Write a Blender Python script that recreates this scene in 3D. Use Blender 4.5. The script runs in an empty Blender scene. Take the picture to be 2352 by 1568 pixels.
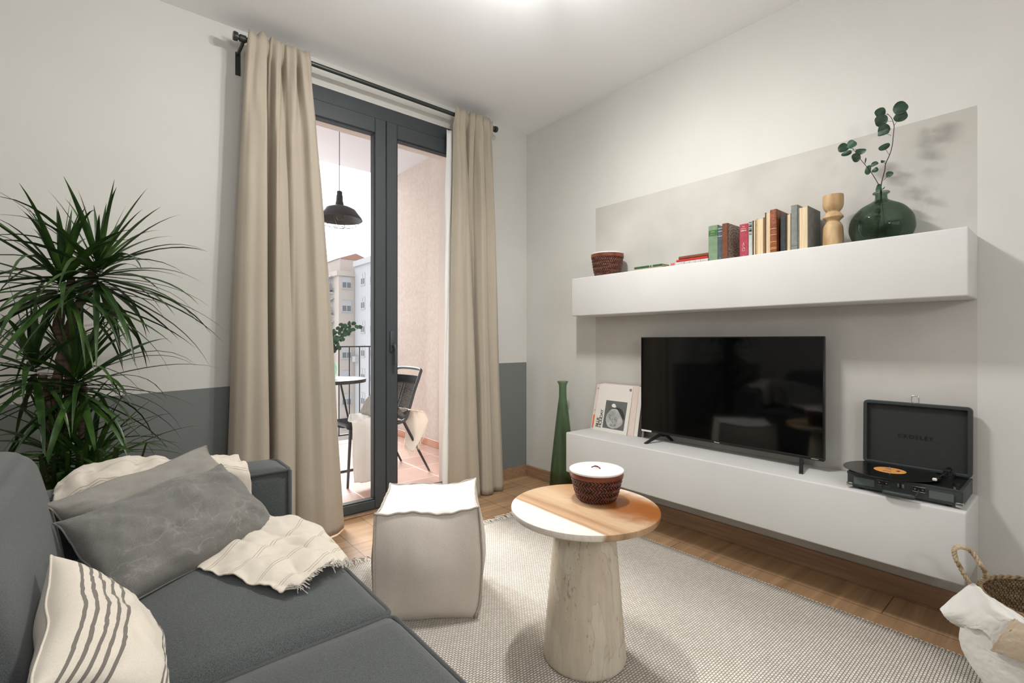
import bpy, bmesh, math, random
from mathutils import Vector, Matrix, noise
R = math.radians
scene = bpy.context.scene
COL = scene.collection
random.seed(7)

# ---------------------------------------------------------------- camera
F = 1099.16; YAW = R(39.975); CY = 780.75; H = 1.055
cam_data = bpy.data.cameras.new('camera')
cam = bpy.data.objects.new('camera', cam_data)
COL.objects.link(cam)
cam_data.sensor_width = 36; cam_data.lens = F / 2352 * 36
cam_data.shift_y = -(784 - CY) / 2352
cam_data.clip_start = .02; cam_data.clip_end = 500
cam.location = (0, 0, H); cam.rotation_euler = (R(90), 0, -YAW)
scene.camera = cam
# ---------------------------------------------------------------- sky
world = bpy.data.worlds.new('overcast_sky'); scene.world = world
world.use_nodes = True
wb = world.node_tree.nodes['Background']
wb.inputs[0].default_value = (.97, .985, 1, 1); wb.inputs[1].default_value = 2.1
# daylight enters by the balcony door: portal in the opening
pl = bpy.data.lights.new('door_portal', 'AREA'); pl.shape = 'RECTANGLE'; pl.size = 1.2; pl.size_y = 2.4
pl.cycles.is_portal = True
po = bpy.data.objects.new('door_portal', pl); COL.objects.link(po)
po.location = (1.32, 3.12, 1.25); po.rotation_euler = (R(-90), 0, 0)
# sun veiled by cloud, low over the balcony: very soft
sn = bpy.data.lights.new('veiled_sun', 'SUN'); sn.energy = 8; sn.angle = R(24); sn.color = (1, .985, .96)
so = bpy.data.objects.new('veiled_sun', sn); COL.objects.link(so)
so.rotation_euler = Vector((-.06, -.82, -.50)).to_track_quat('-Z', 'Y').to_euler()
# portal of an unseen window added behind the camera for extra daylight
p2 = bpy.data.lights.new('rear_window_portal', 'AREA'); p2.shape = 'RECTANGLE'; p2.size = 2.2; p2.size_y = 1.5
p2.cycles.is_portal = True
po2 = bpy.data.objects.new('rear_window_portal', p2); COL.objects.link(po2)
po2.location = (.4, -2.72, 1.55); po2.rotation_euler = (R(90), 0, 0)
# ceiling lamp bulbs (the lamp itself is built further down)
BULBS = [(1.11, 1.24, 2.47), (1.18, 1.29, 2.47), (1.25, 1.34, 2.47), (1.32, 1.39, 2.47)]
for b in BULBS:
    l = bpy.data.lights.new('lamp_bulb', 'POINT'); l.energy = 3.6; l.color = (1, .99, .975); l.shadow_soft_size = .03
    o = bpy.data.objects.new('lamp_bulb', l); COL.objects.link(o); o.location = b
for b in BULBS:
    l = bpy.data.lights.new('lamp_beam', 'SPOT'); l.energy = 15; l.color = (1, .985, .96); l.shadow_soft_size = .03; l.spot_size = R(150); l.spot_blend = 1
    o = bpy.data.objects.new('lamp_beam', l); COL.objects.link(o); o.location = b
    o.rotation_euler = Vector((.40, -.03, -.92)).to_track_quat('-Z', 'Y').to_euler()
for b in (BULBS[0], BULBS[2]):
    l = bpy.data.lights.new('lamp_beam', 'SPOT'); l.energy = 20; l.color = (1, .985, .96); l.shadow_soft_size = .03; l.spot_size = R(150); l.spot_blend = 1
    o = bpy.data.objects.new('lamp_beam', l); COL.objects.link(o); o.location = b
    o.rotation_euler = Vector((-.55, .50, -.66)).to_track_quat('-Z', 'Y').to_euler()
for b, en in [((.2, -1.2, 1.7), 28), ((-1.0, 1.0, 1.7), 7)]:  # two fill lights added out of view to brighten the room
    l = bpy.data.lights.new('rear_bulb', 'POINT'); l.energy = en; l.color = (1, .99, .98); l.shadow_soft_size = .14
    o = bpy.data.objects.new('rear_bulb', l); COL.objects.link(o); o.location = b
vs = scene.view_settings
vs.view_transform = 'Standard'; vs.look = 'None'; vs.gamma = 1; vs.use_curve_mapping = False; vs.exposure = 0.36

# ---------------------------------------------------------------- measuring helpers
ct, st = math.cos(YAW), math.sin(YAW)
def _xz(px): return (px - 1176) / F
def P_x(px, py, X):
    a = _xz(px); zc = X / (a * ct + st); xc = a * zc
    return Vector((X, -xc * st + zc * ct, H - (py - CY) / F * zc))
def P_y(px, py, Y):
    a = _xz(px); zc = Y / (-a * st + ct); xc = a * zc
    return Vector((xc * ct + zc * st, Y, H - (py - CY) / F * zc))
def P_z(px, py, Z):
    zc = (H - Z) * F / (py - CY); xc = _xz(px) * zc
    return Vector((xc * ct + zc * st, -xc * st + zc * ct, Z))

# ---------------------------------------------------------------- node materials
def s2l(c):
    return tuple((v / 12.92 if v <= .04045 else ((v + .055) / 1.055) ** 2.4) for v in c)
def rgb(r, g, b): return s2l((r / 255, g / 255, b / 255)) + (1,)
def mat(name, col, rough=.6, metal=0, spec=.5, **k):
    """k: col2, nscale, ndetail, stretch, bump, bscale, sheen, coat, emit"""
    m = bpy.data.materials.new(name); m.use_nodes = True
    nt = m.node_tree; p = nt.nodes['Principled BSDF']
    p.inputs['Base Color'].default_value = col
    p.inputs['Roughness'].default_value = rough
    p.inputs['Metallic'].default_value = metal
    p.inputs['Specular IOR Level'].default_value = spec
    if 'sheen' in k: p.inputs['Sheen Weight'].default_value = k['sheen']
    if 'coat' in k: p.inputs['Coat Weight'].default_value = k['coat']; p.inputs['Coat Roughness'].default_value = .1
    tc = nt.nodes.new('ShaderNodeTexCoord'); mp = nt.nodes.new('ShaderNodeMapping')
    nt.links.new(tc.outputs['Object'], mp.inputs[0])
    mp.inputs['Scale'].default_value = k.get('stretch', (1, 1, 1))
    if 'col2' in k:
        n = nt.nodes.new('ShaderNodeTexNoise'); n.inputs['Scale'].default_value = k.get('nscale', 8)
        n.inputs['Detail'].default_value = k.get('ndetail', 4)
        nt.links.new(mp.outputs[0], n.inputs[0])
        r = nt.nodes.new('ShaderNodeValToRGB'); e = r.color_ramp.elements
        lo, hi = k.get('ramp', (.35, .65))
        e[0].position = lo; e[1].position = hi; e[0].color = col; e[1].color = k['col2']
        nt.links.new(n.outputs[0], r.inputs[0]); nt.links.new(r.outputs[0], p.inputs['Base Color'])
    if 'bump' in k:
        n = nt.nodes.new('ShaderNodeTexNoise'); n.inputs['Scale'].default_value = k.get('bscale', 60)
        n.inputs['Detail'].default_value = 5
        nt.links.new(mp.outputs[0], n.inputs[0])
        b = nt.nodes.new('ShaderNodeBump'); b.inputs['Strength'].default_value = k['bump']
        b.inputs['Distance'].default_value = k.get('bdist', .01)
        nt.links.new(n.outputs[0], b.inputs['Height']); nt.links.new(b.outputs[0], p.inputs['Normal'])
    return m
def N(nt, t, **kw):
    n = nt.nodes.new(t)
    for a, v in kw.items(): setattr(n, a, v)
    return n
def fabric(name, c1, c2, pitch=.0016, bump=.25, sheen=.2, mott=None, rough=.92, big=(3.5, .06)):
    """woven cloth: fine heather in two tones, weave bump and soft mottling"""
    m = mat(name, c1, rough, sheen=sheen, spec=.2)
    nt = m.node_tree; p = nt.nodes['Principled BSDF']; L = nt.links
    tc = N(nt, 'ShaderNodeTexCoord')
    n1 = N(nt, 'ShaderNodeTexNoise'); n1.inputs['Scale'].default_value = 1.5 / pitch; n1.inputs['Detail'].default_value = 2
    L.new(tc.outputs['Object'], n1.inputs[0])
    r = N(nt, 'ShaderNodeValToRGB'); r.color_ramp.elements[0].position = .36; r.color_ramp.elements[1].position = .64
    r.color_ramp.elements[0].color = c1; r.color_ramp.elements[1].color = c2
    L.new(n1.outputs[0], r.inputs[0])
    n2 = N(nt, 'ShaderNodeTexNoise'); n2.inputs['Scale'].default_value = big[0]; n2.inputs['Detail'].default_value = 4
    L.new(tc.outputs['Object'], n2.inputs[0])
    mr = N(nt, 'ShaderNodeMapRange'); mr.inputs[1].default_value = .3; mr.inputs[2].default_value = .7
    mr.inputs[3].default_value = 1 - big[1]; mr.inputs[4].default_value = 1 + big[1]
    L.new(n2.outputs[0], mr.inputs[0])
    mx = N(nt, 'ShaderNodeVectorMath', operation='SCALE'); L.new(r.outputs[0], mx.inputs[0]); L.new(mr.outputs[0], mx.inputs['Scale'])
    L.new(mx.outputs[0], p.inputs['Base Color'])
    b = N(nt, 'ShaderNodeBump'); b.inputs['Strength'].default_value = bump; b.inputs['Distance'].default_value = .0012
    L.new(n1.outputs[0], b.inputs['Height']); L.new(b.outputs[0], p.inputs['Normal'])
    return m
def brickmat(name, cols, mortar, bw, bh, ms, offset=.5, rough=.5, rot=0, grain=None, bump=.2, spec=.4, smooth=.1, vary=1, freq=2):
    m = mat(name, cols[0], rough, spec=spec); nt = m.node_tree; p = nt.nodes['Principled BSDF']; L = nt.links
    tc = N(nt, 'ShaderNodeTexCoord'); mp = N(nt, 'ShaderNodeMapping'); mp.inputs['Rotation'].default_value = (0, 0, rot)
    L.new(tc.outputs['Object'], mp.inputs[0])
    br = N(nt, 'ShaderNodeTexBrick'); br.offset = offset; br.offset_frequency = freq
    br.inputs['Scale'].default_value = 1; br.inputs['Brick Width'].default_value = bw; br.inputs['Row Height'].default_value = bh
    br.inputs['Mortar Size'].default_value = ms; br.inputs['Mortar Smooth'].default_value = smooth
    br.inputs['Color1'].default_value = cols[0]; br.inputs['Color2'].default_value = cols[1]; br.inputs['Mortar'].default_value = mortar
    L.new(mp.outputs[0], br.inputs[0])
    out = br.outputs[0]
    if grain:
        g = N(nt, 'ShaderNodeMapping'); g.inputs['Scale'].default_value = grain[0]; g.inputs['Rotation'].default_value = (0, 0, rot)
        L.new(tc.outputs['Object'], g.inputs[0])
        n = N(nt, 'ShaderNodeTexNoise'); n.inputs['Scale'].default_value = 1; n.inputs['Detail'].default_value = 6; n.inputs['Distortion'].default_value = .6
        L.new(g.outputs[0], n.inputs[0])
        mr = N(nt, 'ShaderNodeMapRange'); mr.inputs[1].default_value = .3; mr.inputs[2].default_value = .7
        mr.inputs[3].default_value = 1 - grain[1]; mr.inputs[4].default_value = 1 + grain[1]
        L.new(n.outputs[0], mr.inputs[0])
        sc = N(nt, 'ShaderNodeVectorMath', operation='SCALE'); L.new(out, sc.inputs[0]); L.new(mr.outputs[0], sc.inputs['Scale'])
        out = sc.outputs[0]
    L.new(out, p.inputs['Base Color'])
    b = N(nt, 'ShaderNodeBump', invert=True); b.inputs['Strength'].default_value = bump; b.inputs['Distance'].default_value = .003
    L.new(br.outputs['Fac'], b.inputs['Height']); L.new(b.outputs[0], p.inputs['Normal'])
    return m
def glassmat(name, tint, mix=.5, ior=1.45):
    m = bpy.data.materials.new(name); m.use_nodes = True; nt = m.node_tree; nt.nodes.clear(); L = nt.links
    out = N(nt, 'ShaderNodeOutputMaterial'); g = N(nt, 'ShaderNodeBsdfGlass'); t = N(nt, 'ShaderNodeBsdfTransparent')
    g.inputs['Color'].default_value = tint; g.inputs['Roughness'].default_value = 0; g.inputs['IOR'].default_value = ior
    t.inputs['Color'].default_value = tint
    x = N(nt, 'ShaderNodeMixShader'); x.inputs[0].default_value = mix
    L.new(t.outputs[0], x.inputs[1]); L.new(g.outputs[0], x.inputs[2]); L.new(x.outputs[0], out.inputs[0])
    return m
def panemat(name, tint=(1, 1, 1, 1)):
    m = bpy.data.materials.new(name); m.use_nodes = True; nt = m.node_tree; nt.nodes.clear(); L = nt.links
    out = N(nt, 'ShaderNodeOutputMaterial'); g = N(nt, 'ShaderNodeBsdfGlossy'); t = N(nt, 'ShaderNodeBsdfTransparent')
    g.inputs['Roughness'].default_value = .0; t.inputs[0].default_value = tint
    fr = N(nt, 'ShaderNodeFresnel'); fr.inputs[0].default_value = 1.3
    x = N(nt, 'ShaderNodeMixShader'); L.new(fr.outputs[0], x.inputs[0])
    L.new(t.outputs[0], x.inputs[1]); L.new(g.outputs[0], x.inputs[2]); L.new(x.outputs[0], out.inputs[0])
    return m

M = {}
M['wall'] = mat('wall_paint', rgb(211, 209, 203), .9, spec=.2, col2=rgb(206, 205, 199), nscale=2, bump=.04, bscale=220)
M['dado'] = mat('grey_dado_paint', rgb(118, 122, 120), .75, spec=.25, bump=.05, bscale=220)
M['ceil'] = mat('ceiling_paint', rgb(244, 245, 246), .95, spec=.1)
M['plaster'] = mat('grey_plaster', rgb(180, 177, 170), .85, spec=.25, col2=rgb(201, 198, 192), nscale=2.6, ndetail=8, ramp=(.3, .72), bump=.06, bscale=30)
M['cement'] = mat('white_microcement', rgb(213, 212, 209), .7, spec=.3, col2=rgb(207, 206, 203), nscale=2.2, ndetail=6, bump=.03, bscale=40)
M['skirt'] = mat('oak_skirting', rgb(162, 130, 102), .5, col2=rgb(142, 112, 86), nscale=6, stretch=(8, .8, 14), bump=.05)
M['floor'] = brickmat('oak_floor', (rgb(176, 143, 109), rgb(163, 130, 97)), rgb(106, 80, 58), 1.35, .19, .0018, .37, .27, R(90), ((1.3, 26, 1), .26), .3, spec=.6)
M['tile'] = brickmat('terracotta_tiles', (rgb(162, 130, 118), rgb(153, 122, 110)), rgb(178, 162, 152), .33, .33, .006, 0, .35, R(0), ((3, 3, 1), .06), .3)
M['tileskirt'] = brickmat('terracotta_skirting_tile', (rgb(178, 122, 92), rgb(170, 116, 86)), rgb(190, 168, 152), .33, 5, .006, 0, .45, 0)
M['pink'] = mat('pink_render', rgb(188, 176, 168), .95, spec=.1, col2=rgb(180, 166, 157), nscale=30, ndetail=8, bump=.25, bscale=90)
M['outwhite'] = mat('outside_white_paint', rgb(196, 194, 196), .9, spec=.1)
M['reveal'] = mat('outside_reveal', rgb(204, 192, 182), .9, spec=.1)
M['frame'] = mat('anthracite_aluminium', rgb(62, 68, 71), .42, spec=.5)
M['gasket'] = mat('black_gasket', rgb(24, 25, 26), .6)
M['pane'] = panemat('clear_pane')
M['iron'] = mat('painted_black_metal', rgb(38, 40, 42), .45)
M['rodm'] = mat('dark_steel_rod', rgb(66, 69, 68), .35, metal=.6)
M['black'] = mat('black_plastic', rgb(18, 19, 19), .38)
M['linen'] = fabric('curtain_linen', rgb(184, 174, 158), rgb(162, 151, 135), .0012, .15, .1, big=(2, .05))
M['lining'] = mat('curtain_lining', rgb(236, 236, 234), .9, spec=.1)
M['sofa'] = fabric('sofa_cloth', rgb(58, 62, 62), rgb(92, 96, 95), .0022, .35, .25)
M['piping'] = fabric('sofa_piping', rgb(58, 61, 61), rgb(84, 86, 86), .0018, .3, .2)
M['greypillow'] = fabric('washed_grey_linen', rgb(100, 99, 95), rgb(130, 128, 122), .0014, .3, .2, big=(14, .1))
M['greypillow2'] = fabric('taupe_grey_linen', rgb(128, 124, 117), rgb(150, 146, 138), .0014, .3, .2, big=(14, .07))
M['cream'] = fabric('cream_cotton', rgb(230, 222, 210), rgb(214, 204, 190), .0012, .25, .2, big=(9, .03))
M['pouf'] = fabric('pouf_linen', rgb(216, 208, 198), rgb(194, 185, 174), .002, .3, .15, big=(6, .03))
M['poufseam'] = fabric('pouf_seam', rgb(196, 188, 178), rgb(160, 150, 138), .002, .3, .1)
M['whitecloth'] = fabric('white_linen', rgb(232, 230, 226), rgb(218, 214, 208), .0014, .25, .15, big=(9, .03))
M['beigecloth'] = fabric('beige_linen', rgb(200, 184, 162), rgb(184, 166, 144), .0014, .25, .15, big=(9, .03))
M['fringe'] = fabric('fringe_yarn', rgb(222, 216, 206), rgb(200, 192, 180), .0014, .3, .1)
M['wicker'] = mat('brown_wicker', rgb(112, 58, 38), .4, col2=rgb(70, 36, 26), nscale=60, bump=.3, bscale=200)
M['wickerrim'] = mat('wicker_rim', rgb(128, 66, 42), .35, col2=rgb(98, 48, 32), nscale=20)
M['lid'] = mat('white_lid', rgb(240, 238, 235), .35)
M['leather'] = mat('brown_leather_loop', rgb(104, 52, 40), .6)
M['gdark'] = glassmat('dark_green_glass', (.62, .69, .635, 1), .5)
M['gmid'] = glassmat('green_bottle_glass', (.70, .78, .69, 1), .5)
M['glight'] = glassmat('pale_green_glass', (.84, .94, .88, 1), .5)
M['bulb'] = glassmat('clear_bulb_glass', (.95, .93, .88, 1), .5)
M['leafeuc'] = mat('eucalyptus_leaf', rgb(28, 66, 42), .5, col2=rgb(20, 50, 32), nscale=12)
M['leafeucl'] = mat('pale_eucalyptus_leaf', rgb(42, 88, 58), .5, col2=rgb(30, 68, 44), nscale=12)
M['twig'] = mat('dark_twig', rgb(62, 50, 44), .7)
M['leafd'] = mat('dracaena_leaf', rgb(32, 58, 22), .38, col2=rgb(74, 108, 42), nscale=9, ndetail=3, ramp=(.45, .8), spec=.5)
M['trunk'] = mat('dracaena_trunk', rgb(108, 88, 70), .9, col2=rgb(70, 56, 44), nscale=14, stretch=(1, 1, 8), bump=.6, bscale=40)
M['potm'] = mat('grey_pot', rgb(120, 118, 112), .7)
M['soil'] = mat('soil', rgb(50, 38, 30), .95, bump=.8, bscale=60)
M['turned'] = mat('turned_light_wood', rgb(198, 168, 126), .55, col2=rgb(164, 130, 88), nscale=9, stretch=(3, 3, .8), ndetail=6, bump=.1)
M['screen'] = mat('tv_screen', rgb(3, 4, 4), .06, spec=.42)
M['bezel'] = mat('tv_bezel', rgb(16, 17, 18), .3)
M['paper'] = mat('page_paper', rgb(226, 206, 174), .9, col2=rgb(204, 180, 144), nscale=3, stretch=(1, 60, 1))
M['vinylcase'] = mat('turntable_vinyl_cover', rgb(44, 52, 51), .5, bump=.15, bscale=500)
M['rec'] = mat('record_vinyl', rgb(10, 10, 10), .22, spec=.6)
M['reclabel'] = mat('orange_record_label', rgb(226, 158, 84), .6)
M['chrome'] = mat('chrome', rgb(200, 200, 200), .2, metal=1)
M['mesh'] = mat('speaker_mesh', rgb(88, 98, 94), .7, bump=.5, bscale=900)
M['seagrass'] = mat('seagrass', rgb(150, 126, 92), .8, col2=rgb(104, 84, 58), nscale=40, bump=.5, bscale=90)
M['rope'] = mat('twisted_seagrass_rope', rgb(206, 188, 156), .85, col2=rgb(140, 116, 84), nscale=50)
M['ropeblack'] = mat('black_cord', rgb(26, 28, 28), .9, spec=.1)
M['white'] = mat('white_print', rgb(230, 228, 222), .7)
M['gold'] = mat('gold_foil', rgb(222, 178, 110), .4, metal=.3)
M['ink'] = mat('dark_ink', rgb(40, 38, 36), .8)
M['tabletop2'] = mat('bistro_top', rgb(150, 156, 158), .4)

def rugmat():
    m = brickmat('woven_wool', (rgb(222, 216, 206), rgb(208, 200, 188)), rgb(146, 140, 130), .0135, .0085, .0016, .5, .95, 0, ((4, 4, 1), .05), .9, spec=.1, smooth=.9)
    return m
M['rug'] = rugmat()
def tablewood():
    m = mat('acacia_wood', rgb(214, 170, 120), .36, spec=.45); nt = m.node_tree; p = nt.nodes['Principled BSDF']; L = nt.links
    tc = N(nt, 'ShaderNodeTexCoord'); sx = N(nt, 'ShaderNodeSeparateXYZ')
    def noi(sc, det, dist=0):
        mp = N(nt, 'ShaderNodeMapping'); mp.inputs['Scale'].default_value = sc; L.new(tc.outputs['Object'], mp.inputs[0])
        n = N(nt, 'ShaderNodeTexNoise'); n.inputs['Scale'].default_value = 1; n.inputs['Detail'].default_value = det; n.inputs['Distortion'].default_value = dist
        L.new(mp.outputs[0], n.inputs[0]); return n.outputs[0]
    L.new(tc.outputs['Object'], sx.inputs[0])
    n = noi((14, 2.2, 5), 6, .5); fine = noi((190, 7, 40), 4, .3); knot = noi((9, 6, 4), 5, 1.5)
    a = N(nt, 'ShaderNodeMath', operation='MULTIPLY_ADD'); a.inputs[1].default_value = .05; L.new(n, a.inputs[0]); L.new(sx.outputs[0], a.inputs[2])
    mr = N(nt, 'ShaderNodeMapRange'); mr.inputs[1].default_value = -.215; mr.inputs[2].default_value = .265; L.new(a.outputs[0], mr.inputs[0])
    r = N(nt, 'ShaderNodeValToRGB'); cr = r.color_ramp; cr.elements[0].position = 0; cr.elements[0].color = rgb(234, 224, 210)
    cr.elements[1].position = 1; cr.elements[1].color = rgb(234, 218, 198)
    for pos, c in ((.215, (232, 220, 204)), (.235, (168, 130, 98)), (.27, (190, 156, 122)), (.32, (160, 124, 90)), (.38, (188, 156, 122)), (.5, (194, 166, 134)), (.62, (184, 148, 112)), (.72, (180, 138, 96)), (.82, (162, 114, 70)), (.87, (206, 172, 134)), (.93, (232, 214, 190))):
        e = cr.elements.new(pos); e.color = rgb(*c)
    L.new(mr.outputs[0], r.inputs[0])
    m2 = N(nt, 'ShaderNodeMapping'); m2.inputs['Scale'].default_value = (1.5, .8, 0); L.new(tc.outputs['Object'], m2.inputs[0])
    vm = N(nt, 'ShaderNodeVectorMath', operation='DISTANCE'); vm.inputs[1].default_value = (.16, -.085, 0); L.new(m2.outputs[0], vm.inputs[0])
    a2 = N(nt, 'ShaderNodeMath', operation='MULTIPLY_ADD'); a2.inputs[1].default_value = .32; L.new(knot, a2.inputs[0]); L.new(vm.outputs['Value'], a2.inputs[2])
    mr2 = N(nt, 'ShaderNodeMapRange'); mr2.inputs[1].default_value = .22; mr2.inputs[2].default_value = .37; mr2.inputs[3].default_value = 1; mr2.inputs[4].default_value = 0
    L.new(a2.outputs[0], mr2.inputs[0])
    mx = N(nt, 'ShaderNodeMix', data_type='RGBA'); L.new(mr2.outputs[0], mx.inputs[0]); L.new(r.outputs[0], mx.inputs[6]); mx.inputs[7].default_value = rgb(156, 92, 38)
    fr_ = N(nt, 'ShaderNodeMapRange'); fr_.inputs[1].default_value = .3; fr_.inputs[2].default_value = .7; fr_.inputs[3].default_value = .90; fr_.inputs[4].default_value = 1.07; L.new(fine, fr_.inputs[0])
    sc = N(nt, 'ShaderNodeVectorMath', operation='SCALE'); L.new(mx.outputs[2], sc.inputs[0]); L.new(fr_.outputs[0], sc.inputs['Scale'])
    L.new(sc.outputs[0], p.inputs['Base Color'])
    return m
M['acacia'] = tablewood()
def legwood():
    m = mat('pale_spotted_wood', rgb(214, 202, 184), .7, spec=.3); nt = m.node_tree; p = nt.nodes['Principled BSDF']; L = nt.links
    tc = N(nt, 'ShaderNodeTexCoord')
    def noi(sc, det, dist=0):
        mp = N(nt, 'ShaderNodeMapping'); mp.inputs['Scale'].default_value = sc; L.new(tc.outputs['Object'], mp.inputs[0])
        n = N(nt, 'ShaderNodeTexNoise'); n.inputs['Scale'].default_value = 1; n.inputs['Detail'].default_value = det; n.inputs['Distortion'].default_value = dist
        L.new(mp.outputs[0], n.inputs[0]); return n.outputs[0]
    big = noi((7, 7, 3.4), 3, .8); fine = noi((60, 60, 9), 6, .4); spots = noi((150, 150, 46), 2); where = noi((9, 9, 5), 1)
    r = N(nt, 'ShaderNodeValToRGB'); cr = r.color_ramp; cr.elements[0].position = .3; cr.elements[0].color = rgb(204, 190, 168); cr.elements[1].position = .72; cr.elements[1].color = rgb(217, 206, 188)
    e = cr.elements.new(.495); e.color = rgb(208, 195, 174); e = cr.elements.new(.503); e.color = rgb(194, 176, 150); e = cr.elements.new(.512); e.color = rgb(213, 202, 183)
    L.new(big, r.inputs[0])
    f2 = N(nt, 'ShaderNodeMapRange'); f2.inputs[1].default_value = .3; f2.inputs[2].default_value = .7; f2.inputs[3].default_value = .9; f2.inputs[4].default_value = 1.06; L.new(fine, f2.inputs[0])
    sc = N(nt, 'ShaderNodeVectorMath', operation='SCALE'); L.new(r.outputs[0], sc.inputs[0]); L.new(f2.outputs[0], sc.inputs['Scale'])
    mu = N(nt, 'ShaderNodeMath', operation='MULTIPLY_ADD'); mu.inputs[1].default_value = .55; L.new(where, mu.inputs[0]); L.new(spots, mu.inputs[2])
    mr = N(nt, 'ShaderNodeMapRange'); mr.inputs[1].default_value = .93; mr.inputs[2].default_value = 1.04; mr.inputs[4].default_value = .55; L.new(mu.outputs[0], mr.inputs[0])
    mx = N(nt, 'ShaderNodeMix', data_type='RGBA'); L.new(mr.outputs[0], mx.inputs[0]); L.new(sc.outputs[0], mx.inputs[6]); mx.inputs[7].default_value = rgb(128, 102, 76)
    L.new(mx.outputs[2], p.inputs['Base Color'])
    return m
M['legwood'] = legwood()
def creased(base, light):
    """washed canvas: pale worn lines along old creases"""
    m = base; nt = m.node_tree; p = nt.nodes['Principled BSDF']; L = nt.links
    src = p.inputs['Base Color'].links[0].from_socket; tc = N(nt, 'ShaderNodeTexCoord')
    prev = None
    for sc_, dist in ((8, .5), (17, .5)):
        n = N(nt, 'ShaderNodeTexNoise'); n.inputs['Scale'].default_value = sc_; n.inputs['Detail'].default_value = 3; n.inputs['Distortion'].default_value = dist; L.new(tc.outputs['Object'], n.inputs[0])
        d_ = N(nt, 'ShaderNodeMath', operation='SUBTRACT'); d_.inputs[1].default_value = .5; L.new(n.outputs[0], d_.inputs[0])
        ab = N(nt, 'ShaderNodeMath', operation='ABSOLUTE'); L.new(d_.outputs[0], ab.inputs[0])
        mr = N(nt, 'ShaderNodeMapRange'); mr.inputs[1].default_value = 0; mr.inputs[2].default_value = .012; mr.inputs[3].default_value = 1; mr.inputs[4].default_value = 0; L.new(ab.outputs[0], mr.inputs[0])
        if prev:
            q = N(nt, 'ShaderNodeMath', operation='MAXIMUM'); L.new(prev, q.inputs[0]); L.new(mr.outputs[0], q.inputs[1]); prev = q.outputs[0]
        else: prev = mr.outputs[0]
    w_ = N(nt, 'ShaderNodeTexNoise'); w_.inputs['Scale'].default_value = 5; L.new(tc.outputs['Object'], w_.inputs[0])
    wr_ = N(nt, 'ShaderNodeMapRange'); wr_.inputs[1].default_value = .38; wr_.inputs[2].default_value = .6; wr_.inputs[4].default_value = .32; L.new(w_.outputs[0], wr_.inputs[0])
    k_ = N(nt, 'ShaderNodeMath', operation='MULTIPLY'); L.new(prev, k_.inputs[0]); L.new(wr_.outputs[0], k_.inputs[1])
    mx = N(nt, 'ShaderNodeMix', data_type='RGBA'); L.new(k_.outputs[0], mx.inputs[0]); L.new(src, mx.inputs[6]); mx.inputs[7].default_value = light
    L.new(mx.outputs[2], p.inputs['Base Color'])
creased(M['greypillow'], rgb(168, 164, 156))
def stripemat(name, base, stripe, axis, centers, half):
    """cloth with woven stripes at fixed places across one axis"""
    m = fabric(name, base[0], base[1], .0013, .25, .2, big=(8, .03)); nt = m.node_tree; p = nt.nodes['Principled BSDF']; L = nt.links
    src = p.inputs['Base Color'].links[0].from_socket
    tc = N(nt, 'ShaderNodeTexCoord'); sx = N(nt, 'ShaderNodeSeparateXYZ'); L.new(tc.outputs['UV'], sx.inputs[0])
    prev = None
    for c in centers:
        s = N(nt, 'ShaderNodeMath', operation='SUBTRACT'); L.new(sx.outputs[axis], s.inputs[0]); s.inputs[1].default_value = c
        a = N(nt, 'ShaderNodeMath', operation='ABSOLUTE'); L.new(s.outputs[0], a.inputs[0])
        l = N(nt, 'ShaderNodeMath', operation='LESS_THAN'); L.new(a.outputs[0], l.inputs[0]); l.inputs[1].default_value = half
        if prev:
            q = N(nt, 'ShaderNodeMath', operation='MAXIMUM'); L.new(prev, q.inputs[0]); L.new(l.outputs[0], q.inputs[1]); prev = q.outputs[0]
        else: prev = l.outputs[0]
    k = N(nt, 'ShaderNodeMath', operation='MULTIPLY'); L.new(prev, k.inputs[0]); k.inputs[1].default_value = .85
    mx = N(nt, 'ShaderNodeMix', data_type='RGBA'); L.new(k.outputs[0], mx.inputs[0]); L.new(src, mx.inputs[6]); mx.inputs[7].default_value = stripe
    L.new(mx.outputs[2], p.inputs['Base Color'])
    return m
M['stripepillow'] = stripemat('striped_cotton', (rgb(234, 226, 212), rgb(218, 208, 192)), rgb(92, 86, 80), 1, [.84, .77, .70, .63, .56, .22, .17, .12, .07], .013)
M['throwm'] = stripemat('fine_striped_throw', (rgb(222, 213, 199), rgb(206, 196, 181)), rgb(140, 126, 108), 1, [.12, .14, .36, .38, .60, .62, .84, .86], .0022)

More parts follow.
